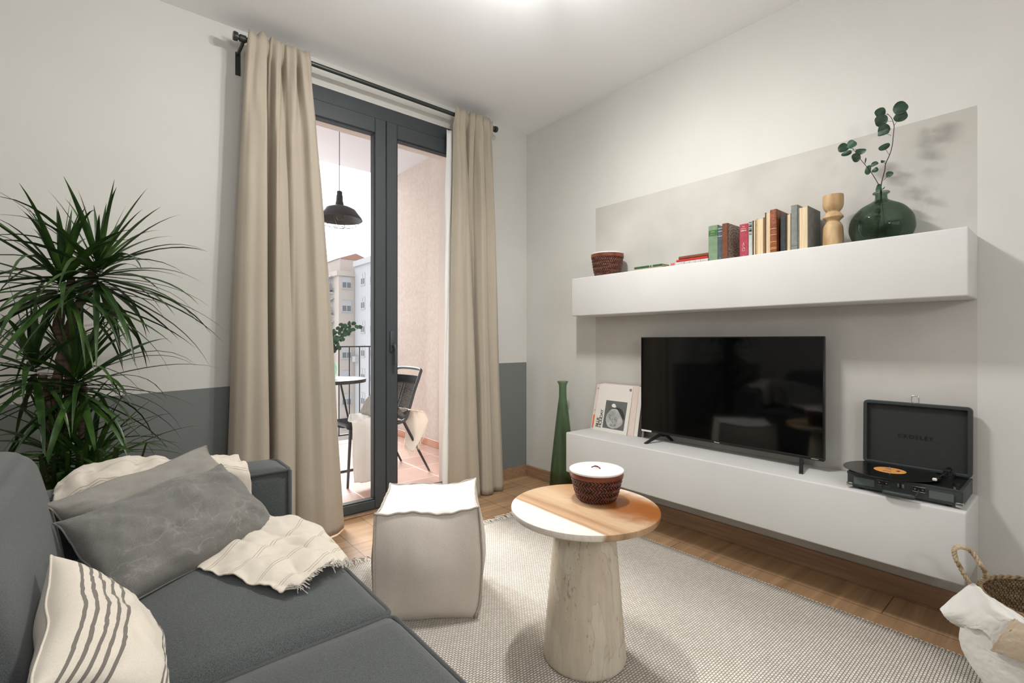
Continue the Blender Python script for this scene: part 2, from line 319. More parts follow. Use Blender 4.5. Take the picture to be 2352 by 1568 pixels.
# ---------------------------------------------------------------- geometry helpers
def newbm(): return bmesh.new()
def bbox(bm, c, s, rot=None, bev=0, seg=2):
    r = bmesh.ops.create_cube(bm, size=1)
    vs = r['verts']
    mt = Matrix.Translation(c) @ (rot.to_4x4() if rot else Matrix.Identity(4)) @ Matrix.Diagonal((*s, 1))
    bmesh.ops.transform(bm, matrix=mt, verts=vs)
    if bev:
        es = list({e for v in vs for e in v.link_edges})
        bmesh.ops.bevel(bm, geom=es, offset=bev, segments=seg, affect='EDGES', profile=.5)
def box2(bm, a, b, bev=0, seg=2):
    a, b = Vector(a), Vector(b)
    bbox(bm, (a + b) / 2, [abs(v) for v in (b - a)], None, bev, seg)
def lathe(bm, prof, seg=48, c=(0, 0, 0), axis=None, sx=1, sy=1, capb=False, capt=False):
    rows = []
    q = axis if axis else Matrix.Identity(3)
    for r, z in prof:
        row = []
        for i in range(seg):
            a = 2 * math.pi * i / seg
            row.append(bm.verts.new(Vector(c) + q @ Vector((r * math.cos(a) * sx, r * math.sin(a) * sy, z))))
        rows.append(row)
    for j in range(len(rows) - 1):
        for i in range(seg):
            k = (i + 1) % seg
            bm.faces.new((rows[j][i], rows[j][k], rows[j + 1][k], rows[j + 1][i]))
    if capb: bm.faces.new(list(reversed(rows[0])))
    if capt: bm.faces.new(rows[-1])
def tube(bm, pts, r, seg=8, closed=False, caps=True):
    pts = [Vector(p) for p in pts]; n = len(pts)
    rad = r if isinstance(r, (list, tuple)) else [r] * n
    rows = []; prev = None
    for i, p in enumerate(pts):
        if closed: t = pts[(i + 1) % n] - pts[i - 1]
        else: t = pts[min(i + 1, n - 1)] - pts[max(i - 1, 0)]
        if t.length < 1e-9: t = Vector((0, 0, 1))
        t.normalize()
        if prev is None:
            u = t.cross(Vector((0, 0, 1)))
            if u.length < .05: u = t.cross(Vector((0, 1, 0)))
        else: u = prev - t * prev.dot(t)
        u.normalize(); w = t.cross(u); prev = u
        rows.append([bm.verts.new(p + (u * math.cos(2 * math.pi * k / seg) + w * math.sin(2 * math.pi * k / seg)) * rad[i]) for k in range(seg)])
    m = n if closed else n - 1
    for j in range(m):
        a, b = rows[j], rows[(j + 1) % n]
        for k in range(seg):
            l = (k + 1) % seg
            bm.faces.new((a[k], a[l], b[l], b[k]))
    if caps and not closed:
        bm.faces.new(list(reversed(rows[0]))); bm.faces.new(rows[-1])
def catmull(pts, n, closed=False):
    pts = [Vector(p) for p in pts]; out = []; m = len(pts)
    rng = m if closed else m - 1
    for i in range(rng):
        if closed: a, b, c, d = pts[i - 1], pts[i], pts[(i + 1) % m], pts[(i + 2) % m]
        else: a, b, c, d = pts[max(i - 1, 0)], pts[i], pts[i + 1], pts[min(i + 2, m - 1)]
        for k in range(n):
            t = k / n
            out.append(.5 * ((2 * b) + (c - a) * t + (2 * a - 5 * b + 4 * c - d) * t * t + (3 * b - a - 3 * c + d) * t ** 3))
    if not closed: out.append(pts[-1])
    return out
def grid(bm, rows, closed_u=False, uv=True):
    vr = [[bm.verts.new(p) for p in r] for r in rows]
    nv, nu = len(vr), len(vr[0])
    lay = bm.loops.layers.uv.verify() if uv else None
    for j in range(nv - 1):
        for i in range(nu if closed_u else nu - 1):
            k = (i + 1) % nu
            f = bm.faces.new((vr[j][i], vr[j][k], vr[j + 1][k], vr[j + 1][i]))
            if uv:
                for lp, (a, b) in zip(f.loops, ((i, j), (i + 1, j), (i + 1, j + 1), (i, j + 1))):
                    lp[lay].uv = (a / (nu - 1), b / (nv - 1))
    return vr
def sheet(ctrl, nu=8, nv=8):
    """smooth surface through a control net of points"""
    rows = [catmull(r, nu) for r in ctrl]
    cols = [catmull([r[i] for r in rows], nv) for i in range(len(rows[0]))]
    return [[cols[i][j] for i in range(len(cols))] for j in range(len(cols[0]))]
def prism(bm, poly, t, axis='x', at=0):
    """extrude a 2D outline; axis = normal; at = start"""
    def m(p, h):
        return {'x': (h, p[0], p[1]), 'y': (p[0], h, p[1]), 'z': (p[0], p[1], h)}[axis]
    a = [bm.verts.new(m(p, at)) for p in poly]; b = [bm.verts.new(m(p, at + t)) for p in poly]
    n = len(poly)
    bm.faces.new(a); bm.faces.new(list(reversed(b)))
    for i in range(n): bm.faces.new((a[i], b[i], b[(i + 1) % n], a[(i + 1) % n]))
def obj(name, bm, m, parent=None, smooth=False, loc=None, rot=None, mods=None):
    bmesh.ops.recalc_face_normals(bm, faces=bm.faces[:])
    me = bpy.data.meshes.new(name); bm.to_mesh(me); bm.free()
    if isinstance(m, (list, tuple)):
        for x in m: me.materials.append(x)
    else: me.materials.append(m)
    if smooth:
        for p in me.polygons: p.use_smooth = True
        if smooth == 'auto':
            me.set_sharp_from_angle(angle=R(38))
    o = bpy.data.objects.new(name, me); COL.objects.link(o)
    if parent: o.parent = parent
    if loc: o.location = loc
    if rot: o.rotation_euler = rot
    return o
def tag(o, label=None, cat=None, group=None, kind=None):
    if label: o['label'] = label
    if cat: o['category'] = cat
    if group: o['group'] = group
    if kind: o['kind'] = kind
    return o
def thing(name, label, cat, loc=(0, 0, 0), rz=0, group=None):
    o = bpy.data.objects.new(name, None); COL.objects.link(o); o.empty_display_size = .1
    o.location = loc; o.rotation_euler = (0, 0, rz)
    return tag(o, label, cat, group)
def struct(name, bm, m, label=None, smooth=False):
    o = obj(name, bm, m, smooth=smooth); tag(o, label, None, None, 'structure'); return o
def solid(o, t, off=0):
    md = o.modifiers.new('thickness', 'SOLIDIFY'); md.thickness = t; md.offset = off; return o
def subsurf(o, n=1):
    md = o.modifiers.new('smooth', 'SUBSURF'); md.levels = n; md.render_levels = n; return o
def textmesh(body, size, name, m, parent, mtx, extrude=.0004, align='CENTER', spacing=1.0, bold=0):
    cu = bpy.data.curves.new(name, 'FONT'); cu.body = body; cu.size = size; cu.extrude = extrude
    cu.align_x = align; cu.align_y = 'CENTER'; cu.space_character = spacing; cu.offset = bold
    to = bpy.data.objects.new(name, cu); COL.objects.link(to)
    bpy.context.view_layer.update()
    dg = bpy.context.evaluated_depsgraph_get()
    me = bpy.data.meshes.new_from_object(to.evaluated_get(dg))
    bpy.data.objects.remove(to); bpy.data.curves.remove(cu)
    me.materials.clear(); me.materials.append(m)
    o = bpy.data.objects.new(name, me); COL.objects.link(o)
    if parent: o.parent = parent
    o.matrix_local = mtx
    return o
def basis(o, x, y, z):
    """matrix with origin o and axes x, y, z"""
    m = Matrix.Identity(4)
    for i, v in enumerate((Vector(x).normalized(), Vector(y).normalized(), Vector(z).normalized())):
        for k in range(3): m[k][i] = v[k]
    for k in range(3): m[k][3] = o[k]
    return m

# ================================================================ THE ROOM
XW, YW, HC = 2.495, 2.80, 2.657
XL, YB = -1.9, -2.6
BB = .083
def quad(bm, pts, mi=0):
    f = bm.faces.new([bm.verts.new(p) for p in pts]); f.material_index = mi
bm = newbm(); box2(bm, (XL, YB, -.05), (XW, YW, 0)); struct('floor', bm, M['floor'])
bm = newbm(); box2(bm, (XL - .2, YB - .2, HC), (XW + .2, YW + .3, HC + .2)); struct('ceiling', bm, M['ceil'])
# wall with the television: light paint and a grey plaster panel
bm = newbm()
R0, R1, RT = .2545, 2.101, 1.937
def wq(y0, y1, z0, z1, mi): quad(bm, [(XW, y0, z0), (XW, y1, z0), (XW, y1, z1), (XW, y0, z1)], mi)
wq(YB, R0, 0, HC, 0); wq(R1, YW, 0, HC, 0); wq(R0, R1, RT, HC, 0); wq(R0, R1, 0, RT, 1)
for a, b in (((YB - .2, -.05), (YW, HC)),):
    quad(bm, [(XW + .2, a[0], a[1]), (XW + .2, b[0], a[1]), (XW + .2, b[0], b[1]), (XW + .2, a[0], b[1])])
    quad(bm, [(XW, a[0], HC), (XW, b[0], HC), (XW + .2, b[0], HC), (XW + .2, a[0], HC)])
o = struct('wall_right', bm, [M['wall'], M['plaster']])
# window wall with the balcony door opening, grey dado
OX0, OX1, OZ = .64, 2.0, 2.507      # inner opening
EX0, EX1, EZ = .76, 1.885, 2.407    # outer opening
YF = YW + .09
def dz(x): return .792 + .034 * (x + .342) if x < 1.32 else .882
bm = newbm()
def yq(pts, mi, y=YW): quad(bm, [(p[0], y, p[1]) for p in pts], mi)
yq([(XL, 0), (OX0, 0), (OX0, dz(OX0)), (XL, dz(XL))], 1)
yq([(XL, dz(XL)), (OX0, dz(OX0)), (OX0, OZ), (XL, OZ)], 0)
yq([(OX1, 0), (XW, 0), (XW, dz(XW)), (OX1, dz(OX1))], 1)
yq([(OX1, dz(OX1)), (XW, dz(XW)), (XW, OZ), (OX1, OZ)], 0)
yq([(XL, OZ), (XW, OZ), (XW, HC), (XL, HC)], 0)
quad(bm, [(OX0, YW, 0), (OX0, YF, 0), (OX0, YF, OZ), (OX0, YW, OZ)], 0)
quad(bm, [(OX1, YW, 0), (OX1, YF, 0), (OX1, YF, OZ), (OX1, YW, OZ)], 0)
quad(bm, [(OX0, YW, OZ), (OX1, YW, OZ), (OX1, YF, OZ), (OX0, YF, OZ)], 0)
YO = 3.10
for y in (YF, YO):
    yq([(OX0 - .3, -.05), (EX0, -.05), (EX0, EZ), (OX0 - .3, EZ)], 2, y)
    yq([(EX1, -.05), (OX1 + .3, -.05), (OX1 + .3, EZ), (EX1, EZ)], 2, y)
    yq([(OX0 - .3, EZ), (OX1 + .3, EZ), (OX1 + .3, 3.1), (OX0 - .3, 3.1)], 2, y)
yq([(-3, -.3), (OX0 - .3, -.3), (OX0 - .3, 3.1), (-3, 3.1)], 2, YO)
yq([(OX1 + .3, -.3), (XW, -.3), (XW, 3.1), (OX1 + .3, 3.1)], 2, YO)
quad(bm, [(EX0, YF, -.05), (EX0, YO, -.05), (EX0, YO, EZ), (EX0, YF, EZ)], 2)
quad(bm, [(EX1, YF, -.05), (EX1, YO, -.05), (EX1, YO, EZ), (EX1, YF, EZ)], 2)
quad(bm, [(EX0, YF, EZ), (EX1, YF, EZ), (EX1, YO, EZ), (EX0, YO, EZ)], 2)
struct('wall_window', bm, [M['wall'], M['dado'], M['reveal']])
bm = newbm(); box2(bm, (XL - .2, YB, -.05), (XL, YW + .3, HC)); struct('wall_left', bm, M['wall'])
# wall behind the camera with an unseen window opening added to let in daylight
bm = newbm()
for a, b in (((XL - .2, -.05), (-.7, HC)), ((1.5, -.05), (XW + .2, HC)), ((-.7, -.05), (1.5, .8)), ((-.7, 2.3), (1.5, HC))):
    box2(bm, (a[0], YB - .2, a[1]), (b[0], YB, b[1]))
struct('wall_back', bm, M['wall'])
bm = newbm()
for a, b in (((-.7, .8), (-.64, 2.3)), ((1.44, .8), (1.5, 2.3)), ((-.64, .8), (1.44, .86)), ((-.64, 2.24), (1.44, 2.3)), ((.37, .86), (.43, 2.24))):
    box2(bm, (a[0], YB - .12, a[1]), (b[0], YB - .06, b[1]))
w1 = struct('window_1', bm, M['frame'])
# skirting
bm = newbm(); box2(bm, (XW - .012, YB, 0), (XW, YW - .012, BB), .002, 1); struct('baseboard_right', bm, M['skirt'])
bm = newbm(); box2(bm, (XL, YW - .012, 0), (OX0, YW, BB)); box2(bm, (OX1, YW - .012, 0), (XW - .012, YW, BB)); struct('baseboard_window', bm, M['skirt'])
bm = newbm(); box2(bm, (XL, YB, 0), (XL + .012, YW - .012, BB)); struct('baseboard_left', bm, M['skirt'])
bm = newbm(); box2(bm, (OX0, YW - .03, 0), (OX1, YW + .02, .012), .003, 1); struct('trim_1', bm, M['skirt'])

# balcony shell
BF = -.02; YE = 5.10; BC = 2.92; XR = 2.487
bm = newbm(); box2(bm, (-3, YO, BF - .2), (XR + .25, YE, BF)); box2(bm, (EX0, YF, BF - .1), (EX1, YO, BF)); struct('floor_balcony', bm, M['tile'])
bm = newbm(); box2(bm, (-3, YO, BC), (XR + .25, YE, BC + .25)); struct('ceiling_balcony', bm, M['outwhite'])
bm = newbm(); box2(bm, (XR, YO, BF - .3), (XR + .25, YE + .25, BC)); struct('wall_balcony', bm, M['pink'])
bm = newbm(); box2(bm, (XR - .012, YO, BF), (XR, YE, BF + .075), .003, 1)
struct('baseboard_balcony', bm, M['tileskirt'])

# ---------------------------------------------------------------- balcony door
d = bpy.data.objects.new('door_1', None); COL.objects.link(d); tag(d, 'dark grey metal framed glazed double balcony door', None, None, 'structure'); d.location = (1.32, YW + .035, 0)
def L2(bmx, x0, x1, y0, y1, z0, z1, b=.003): box2(bmx, (x0 - 1.32, y0 - YW - .035, z0), (x1 - 1.32, y1 - YW - .035, z1), b, 1)
bm = newbm(); y0, y1 = YW + .0, YW + .085
L2(bm, OX0, OX0 + .05, y0, y1, 0, OZ); L2(bm, OX1 - .05, OX1, y0, y1, 0, OZ); L2(bm, OX0 + .05, OX1 - .05, y0, y1, OZ - .085, OZ); L2(bm, OX0 + .05, OX1 - .05, y0, y1, 0, .022)
fr = obj('door_frame', bm, M['frame'], d)
def leaf(xa, xb, nm):
    bm = newbm(); ya, yb = YW - .004, YW + .06; zt = OZ - .083; zb = .018; w = .072
    L2(bm, xa, xa + w, ya, yb, zb, zt, .004); L2(bm, xb - w, xb, ya, yb, zb, zt, .004)
    L2(bm, xa + w, xb - w, ya, yb, zt - .092, zt, .004); L2(bm, xa + w, xb - w, ya, yb, zb, zb + .055, .004)
    s = obj('door_leaf', bm, M['frame'], d)
    bm = newbm()
    L2(bm, xa + w, xa + w + .006, ya + .008, yb - .01, zb + .055, zt - .092, 0); L2(bm, xb - w - .006, xb - w, ya + .008, yb - .01, zb + .055, zt - .092, 0)
    L2(bm, xa + w, xb - w, ya + .008, yb - .01, zt - .098, zt - .092, 0); L2(bm, xa + w, xb - w, ya + .008, yb - .01, zb + .055, zb + .061, 0)
    g = obj('gasket', bm, M['gasket'], s)
    bm = newbm(); L2(bm, xa + w + .001, xb - w - .001, YW + .026, YW + .034, zb + .056, zt - .093, 0)
    obj('glass_pane', bm, M['pane'], s)
    return s
lf = leaf(OX0 + .045, 1.318, 0); rf = leaf(1.322, OX1 - .045, 1)
# handle on the right leaf
bm = newbm()
hx, hy = 1.357 - 1.32, -.035 - .004
bbox(bm, (hx, hy - .006, 1.045), (.03, .012, .13), None, .005)
tube(bm, [(hx, hy - .01, 1.02), (hx, hy - .045, 1.02), (hx + .002, hy - .05, 1.0), (hx + .002, hy - .05, .90)], .009, 10)
obj('handle', bm, M['frame'], rf, smooth='auto')

# ---------------------------------------------------------------- curtain rod
RY, RZ = 2.675, 2.548
rod = thing('curtain_rod', 'dark metal curtain rod running across the top of the balcony door', 'curtain rod', (1.28, RY, RZ))
bm = newbm(); tube(bm, [(-.785, 0, 0), (.785, 0, 0)], .0125, 16); obj('rod', bm, M['rodm'], rod, smooth='auto')
for s in (-1, 1):
    q = Matrix.Rotation(R(90 * s), 3, 'Y')
    bm = newbm(); lathe(bm, [(.0126, 0), (.0165, .001), (.0165, .008), (.012, .010), (.012, .014), (.020, .016), (.022, .030), (.019, .036), (.0001, .037)], 24, (.785 * s, 0, 0), q)
    obj('finial', bm, M['rodm'], rod, smooth='auto')
    bm = newbm(); xb = s * .778
    box2(bm, (xb - .012, YW - RY - .005, -.13), (xb + .012, YW - RY, -.012), .001, 1)
    tube(bm, [(xb, YW - RY - .004, -.022), (xb, .02, -.022), (xb, 0, -.014)], .008, 10)
    lathe(bm, [(.0128, -.012), (.0175, -.012), (.0175, .012), (.0128, .012)], 20, (xb, 0, 0), q)
    obj('bracket', bm, M['rodm'], rod, smooth='auto')

# ---------------------------------------------------------------- curtains
def curtain(name, label, top, bot, seed, ztop=2.585):
    """top, bot: matching control outlines (x, y offset from the rod line) of the folded cloth at heading and hem"""
    root = thing(name, label, 'curtain', (0, 0, 0))
    cx = sum(p[0] for p in top) / len(top); root.location = (cx, RY, 0)
    T = catmull([(p[0], p[1], 0) for p in top], 12); B = catmull([(p[0], p[1], 0) for p in bot], 12)
    nu = len(T); nv = 70; rows = []
    for j in range(nv + 1):
        v = j / nv; e = min(1, v * 1.0) ** .75; z = ztop + (.006 - ztop) * v
        g = max(0, 1 - v * 6)
        row = []
        for i in range(nu):
            u = i / (nu - 1)
            p = T[i].lerp(B[i], e)
            x, y = p.x, p.y
            y += g * .010 * math.sin(u * 61 + seed) + (.011 * noise.noise(Vector((u * 7, v * 2.4, seed))) + .012 * noise.noise(Vector((u * 19, v * 1.3, seed + 5)))) * (1 - g)
            x += .006 * noise.noise(Vector((u * 5, v * 3, seed + 4)))
            y += .012 * noise.noise(Vector((u * 18, z * 5, seed + 2))) * max(0, 1 - v * 2.2)
            zz = z
            if j <= 1: zz += (1 - j) * (.009 * math.sin(u * 30 + seed) + .004 * math.sin(u * 57))
            ht = max(0, min(1, (zz - (RZ - .075)) / .055)); ht = ht * ht * (3 - 2 * ht)
            y = y * (1 - ht) + ht * min(-.0185, -.026 + .35 * y)
            row.append((x - cx, y, zz))
        rows.append(row)
    bm = newbm(); grid(bm, rows)
    o = obj('curtain_cloth', bm, M['linen'], root, smooth=True); solid(o, .003)
    return root, rows
topL = [(.522, -.02), (.55, -.028), (.575, -.026), (.60, -.034), (.605, .012), (.618, .024), (.63, -.01), (.648, -.034), (.668, -.026), (.678, .02), (.69, .02), (.702, -.03), (.735, -.034), (.748, .015), (.768, -.028), (.795, -.03), (.812, .0)]
botL = [(.425, .02), (.46, -.05), (.515, -.075), (.590, -.080), (.604, -.03), (.590, .075), (.614, .092), (.626, .03), (.632, -.055), (.672, -.088), (.722, -.075), (.742, -.03), (.758, -.055), (.82, -.095), (.885, -.10), (.945, -.075), (1.0, -.015)]
Lc, rowsL = curtain('curtain', 'wide beige linen curtain hanging at the left side of the balcony door', topL, botL, 3)
topR = [(1.735, -.01), (1.76, -.026), (1.79, -.03), (1.815, -.022), (1.83, .022), (1.845, .022), (1.856, -.025), (1.88, -.034), (1.892, .01), (1.90, .022), (1.915, -.028), (1.945, -.03), (1.955, .02), (1.97, -.02), (2.0, -.03), (2.025, -.02), (2.045, .01)]
botR = [(1.70, .0), (1.725, -.035), (1.77, -.06), (1.83, -.065), (1.902, -.068), (1.910, .0), (1.900, .08), (1.922, .088), (1.932, .0), (1.936, -.06), (1.962, -.088), (2.0, -.085), (2.03, -.06), (2.045, -.03), (2.065, -.055), (2.11, -.05), (2.16, .02)]
Rc, rowsR = curtain('curtain', 'narrower beige linen curtain at the right of the balcony door near the corner', topR, botR, 8)
def lining(root, rows, x0, x1):
    bm = newbm(); rr = []
    for j, r in enumerate(rows[4:-1]):
        base = r[0]
        rr.append([(base[0] + x0 + (x1 - x0) * i / 8 + .003 * math.sin(j * .4 + i), .045 + .008 * math.sin(i * 1.3 + j * .11), base[2] + .02) for i in range(9)])
    grid(bm, rr); o = obj('lining', bm, M['lining'], root, smooth=True); o['label'] = 'white lining showing at the edge of the curtain'; solid(o, .001)
lining(Rc, rowsR, -.018, .07)
lining(Lc, rowsL, .012, .08)

# ================================================================ RUG
RX0, RX1, RYA, RYB = .53, 2.16, -1.2, 2.17
rug = thing('rug', 'cream woven wool rug with fringed end under the side table', 'rug', (RX0, RYA, 0))
bm = newbm(); rnd = random.Random(2)
pts = []
nx, ny = 40, 70
W_, L_ = RX1 - RX0, RYB - RYA
rows = [[(W_ * i / nx + (.0025 * math.sin(j * 1.7) if i == nx else 0), L_ * j / ny, .011 + .0008 * noise.noise(Vector((i * .6, j * .6, 0)))) for i in range(nx + 1)] for j in range(ny + 1)]
vr = grid(bm, rows)
o = obj('rug_field', bm, M['rug'], rug, smooth=True); md = solid(o, .010, -1)
bm = newbm()
for k in range(int(L_ / .014)):
    bbox(bm, (W_ + .001, .007 + k * .014, .007), (.007, .0115, .010), None, .003, 1)
obj('knotted_border', bm, M['fringe'], rug, smooth=True)
bm = newbm()
x = .004
while x < W_:
    l = rnd.uniform(.05, .085); a = rnd.uniform(-.35, .35); a2 = a + rnd.uniform(-.6, .6)
    p0 = Vector((x, L_ - .002, .009)); p1 = p0 + Vector((math.sin(a) * l * .4, l * .4, rnd.uniform(.0, .009))); p2 = p1 + Vector((math.sin(a2) * l * .6, l * .5, -.004))
    p1.z = max(p1.z, .006); p2.z = rnd.uniform(.004, .012)
    tube(bm, catmull([p0, p1, p2], 4), rnd.uniform(.0022, .0036), 6)
    x += rnd.uniform(.006, .011)
f = obj('fringe', bm, M['fringe'], rug, smooth=True); f['kind'] = 'stuff'

# ================================================================ SHELF AND BENCH
bm = newbm(); box2(bm, (2.2675, .2531, 1.2076), (XW, 2.108, 1.4483), .006, 3)
o = obj('floating_shelf', bm, M['cement'], smooth='auto'); tag(o, 'long thick white plastered wall shelf carrying the books and green vase', 'shelf')
bm = newbm(); box2(bm, (2.1988, .2505, .2254), (XW, 2.0955, .4749), .007, 3)
o = obj('floating_bench', bm, M['cement'], smooth='auto'); tag(o, 'long white plastered bench floating above the floor under the television', 'bench')
ZB, ZS = .4749, 1.4483

# ================================================================ TELEVISION
TX = 2.40; ty0, ty1 = P_x(1893, 900, TX).y, P_x(1472, 900, TX).y; tz0, tz1 = .521, 1.072
tv = thing('television', 'large black flat screen television standing on the white bench', 'television', (TX, (ty0 + ty1) / 2, ZB))
hw = (ty1 - ty0) / 2; dz0, dz1 = tz0 - ZB, tz1 - ZB
bm = newbm(); box2(bm, (.0, -hw, dz0), (.022, hw, dz1), .002, 1); box2(bm, (.02, -hw * .82, dz0 + .02), (.05, hw * .82, dz0 + .36), .012, 2)
obj('housing', bm, M['bezel'], tv, smooth='auto')
bm = newbm(); box2(bm, (-.0015, -hw + .006, dz0 + .014), (.0, hw - .006, dz1 - .006)); obj('screen', bm, M['screen'], tv)
bm = newbm(); box2(bm, (-.004, -hw, dz0), (0, hw, dz0 + .012), .001, 1); obj('bottom_bezel', bm, M['bezel'], tv)
BX = basis((-.0045, 0, 0), (0, -1, 0), (0, 0, 1), (-1, 0, 0))
def onfront(x, y, z): return basis((x, y, z), (0, -1, 0), (0, 0, 1), (-1, 0, 0))
textmesh('Hisense', .0085, 'screen_brand_lettering', M['white'], tv, onfront(-.0045, .01, dz0 + .0065))
bm = newbm(); box2(bm, (-.0052, hw - .075, dz0 + .001), (-.004, hw - .008, dz0 + .0105)); o = obj('sticker', bm, M['white'], tv); o['label'] = 'white sticker on the lower left bezel'
bm = newbm(); box2(bm, (-.0052, -hw + .02, dz0 + .004), (-.004, -hw + .05, dz0 + .008)); obj('sticker', bm, M['chrome'], tv)
for yc, sp_ in ((hw - .137, R(-15)), (-(hw - .094), R(18))):
    bm = newbm()
    poly = [(-.128, .0), (-.116, 0.0), (-.105, .004), (-.02, dz0 - .012), (.0, dz0 - .016), (.02, dz0 - .014), (.058, .004), (.062, 0), (.072, 0), (.075, .004), (.03, dz0 + .0), (-.02, dz0 + .002), (-.03, dz0 - .002), (-.125, .006)]
    prism(bm, [(p[0], max(p[1], .0)) for p in poly], .016, 'y', -.008)
    obj('foot', bm, M['black'], tv, loc=(.012, yc, 0), rot=(0, 0, sp_))

# ================================================================ RECORD SLEEVES
def sleeve(label, y0, xb, lean, m, w=.295, h=.302, t=.004, grp=True):
    """sleeve standing on the bench, foot at x=xb, leaning back by angle"""
    th = thing('record_sleeve', label, 'record sleeve', (xb, y0, ZB), 0, 'record sleeves leaning beside the television')
    bm = newbm(); box2(bm, (0, -w, 0), (t, 0, h), .0012, 1)
    o = obj('cover', bm, m, th); q = Matrix.Rotation(lean, 4, 'Y'); th.rotation_euler = (0, lean, 0)
    return th
M['sleeve1'] = mat('cream_card', rgb(226, 220, 212), .6); M['sleeve2'] = mat('pinkish_card', rgb(222, 206, 196), .6); M['sleeve3'] = mat('dark_card', rgb(60, 56, 54), .6); M['sleeve4'] = mat('grey_card', rgb(150, 148, 144), .6)
yA = 2.045
s1 = sleeve('cream record sleeve with a grey portrait photograph, frontmost beside the television', yA, 2.400, R(14), M['sleeve1'], .262)
M['photog'] = mat('grey_photo_print', rgb(104, 106, 104), .6, col2=rgb(92, 94, 92), nscale=12)
def fr_(o_, nm, y0, y1, z0, z1, m, dx=-.0006): # patch on sleeve face
    bm = newbm(); box2(bm, (dx, -y1, z0), (0.0001, -y0, z1)); return obj(nm, bm, m, o_)
fr_(s1, 'photo_border', .068, .243, .018, .205, M['white'])
ph = fr_(s1, 'photograph', .073, .238, .023, .200, M['photog'], -.001)
# portrait: head tilted, face, neck, hair ornament as raised flat print shapes
def blob(pts, nm, m, dx, par):
    bm = newbm(); c = catmull([(0, p[0], p[1]) for p in pts], 6, True)
    prism(bm, [(-q.y, q.z) for q in c], .0003, 'x', dx); return obj(nm, bm, m, par)
M['skinl'] = mat('light_grey_print', rgb(196, 194, 190), .6, col2=rgb(150, 150, 148), nscale=14); M['hairp'] = mat('dark_grey_print', rgb(52, 54, 54), .6)
blob([(.105, .125), (.13, .148), (.165, .150), (.195, .120), (.222, .075), (.205, .045), (.165, .028), (.12, .034), (.095, .065), (.092, .10)], 'portrait_face', M['skinl'], -.0014, s1)
blob([(.165, .160), (.20, .152), (.226, .12), (.232, .09), (.215, .10), (.19, .128), (.165, .15), (.13, .15), (.14, .16)], 'portrait_hair', M['hairp'], -.0018, s1)
blob([(.122, .172), (.135, .182), (.148, .178), (.158, .162), (.145, .158), (.13, .16)], 'portrait_flower', M['white'], -.0021, s1)
def stroke(pts, r, m):
    bm = newbm(); tube(bm, catmull([(-.0016, -p[0], p[1]) for p in pts], 5), r, 5); return obj('portrait_line', bm, m, s1)
stroke([(.112, .098), (.120, .094), (.126, .084), (.127, .076)], .0013, M['hairp']); stroke([(.156, .088), (.166, .086), (.174, .078), (.177, .072)], .0013, M['hairp'])
stroke([(.140, .086), (.142, .072), (.148, .062), (.156, .062)], .0011, M['hairp']); stroke([(.128, .050), (.142, .044), (.160, .044), (.176, .052)], .0014, M['hairp'])
stroke([(.134, .056), (.150, .051), (.168, .056)], .0009, M['hairp']); stroke([(.108, .106), (.118, .108), (.128, .102)], .0009, M['hairp']); stroke([(.156, .098), (.168, .098), (.18, .09)], .0009, M['hairp'])
def vtext(txt, size, y, z, par, m=None, sp=1.0, bold=0):  # reads upward
    return textmesh(txt, size, 'lettering', m or M['ink'], par, basis((-.0012, -y, z), (0, 0, 1), (0, 1, 0), (-1, 0, 0)), .0002, 'LEFT', sp, bold)
vtext('BILLIE', .031, .030, .020, s1, sp=.82); vtext('HOLIDAY', .031, .053, .020, s1, sp=.82)
bm = newbm(); lathe(bm, [(.006, 0), (.0085, 0)], 20, (0, 0, 0)); bmesh.ops.rotate(bm, verts=bm.verts[:], cent=(0, 0, 0), matrix=Matrix.Rotation(R(90), 3, 'Y')); o = obj('printed_emblem', bm, M['ink'], s1); o.location = (-.0008, -.247, .278)
bm = newbm()
for k in (-.003, 0, .003): box2(bm, (0, -.0055, k - .0006), (.0003, .0055, k + .0006))
o = obj('printed_emblem', bm, M['ink'], s1); o.location = (-.001, -.247, .278)
s2 = sleeve('cream record sleeve with orange print, second from the front, showing at the left', yA + .026, 2.4065, R(13.2), M['sleeve2'], .262, .296)
fr_(s2, 'orange_print', .008, .020, .014, .095, mat('orange_print', rgb(226, 122, 66), .6))
fr_(s2, 'grey_print', .008, .018, .010, .022, M['sleeve4'], -.001)
vtext('12', .012, .016, .118, s2); vtext('33', .012, .016, .262, s2)
s3 = sleeve('pale pink record sleeve showing a strip beyond the portrait one, third from the front', yA - .018, 2.412, R(12.6), M['sleeve2'], .285, .306)
s4 = sleeve('white record sleeve, fourth from the front and nearest the television', yA - .035, 2.4185, R(11.8), M['sleeve1'], .293, .302)
s5 = sleeve('dark record sleeve at the back against the wall beside the television', yA - .040, 2.425, R(10.8), M['sleeve3'], .31, .304)
s6 = sleeve('grey record sleeve just in front of the wall, behind the white one', yA - .050, 2.4335, R(9.0), M['sleeve4'], .312, .300)

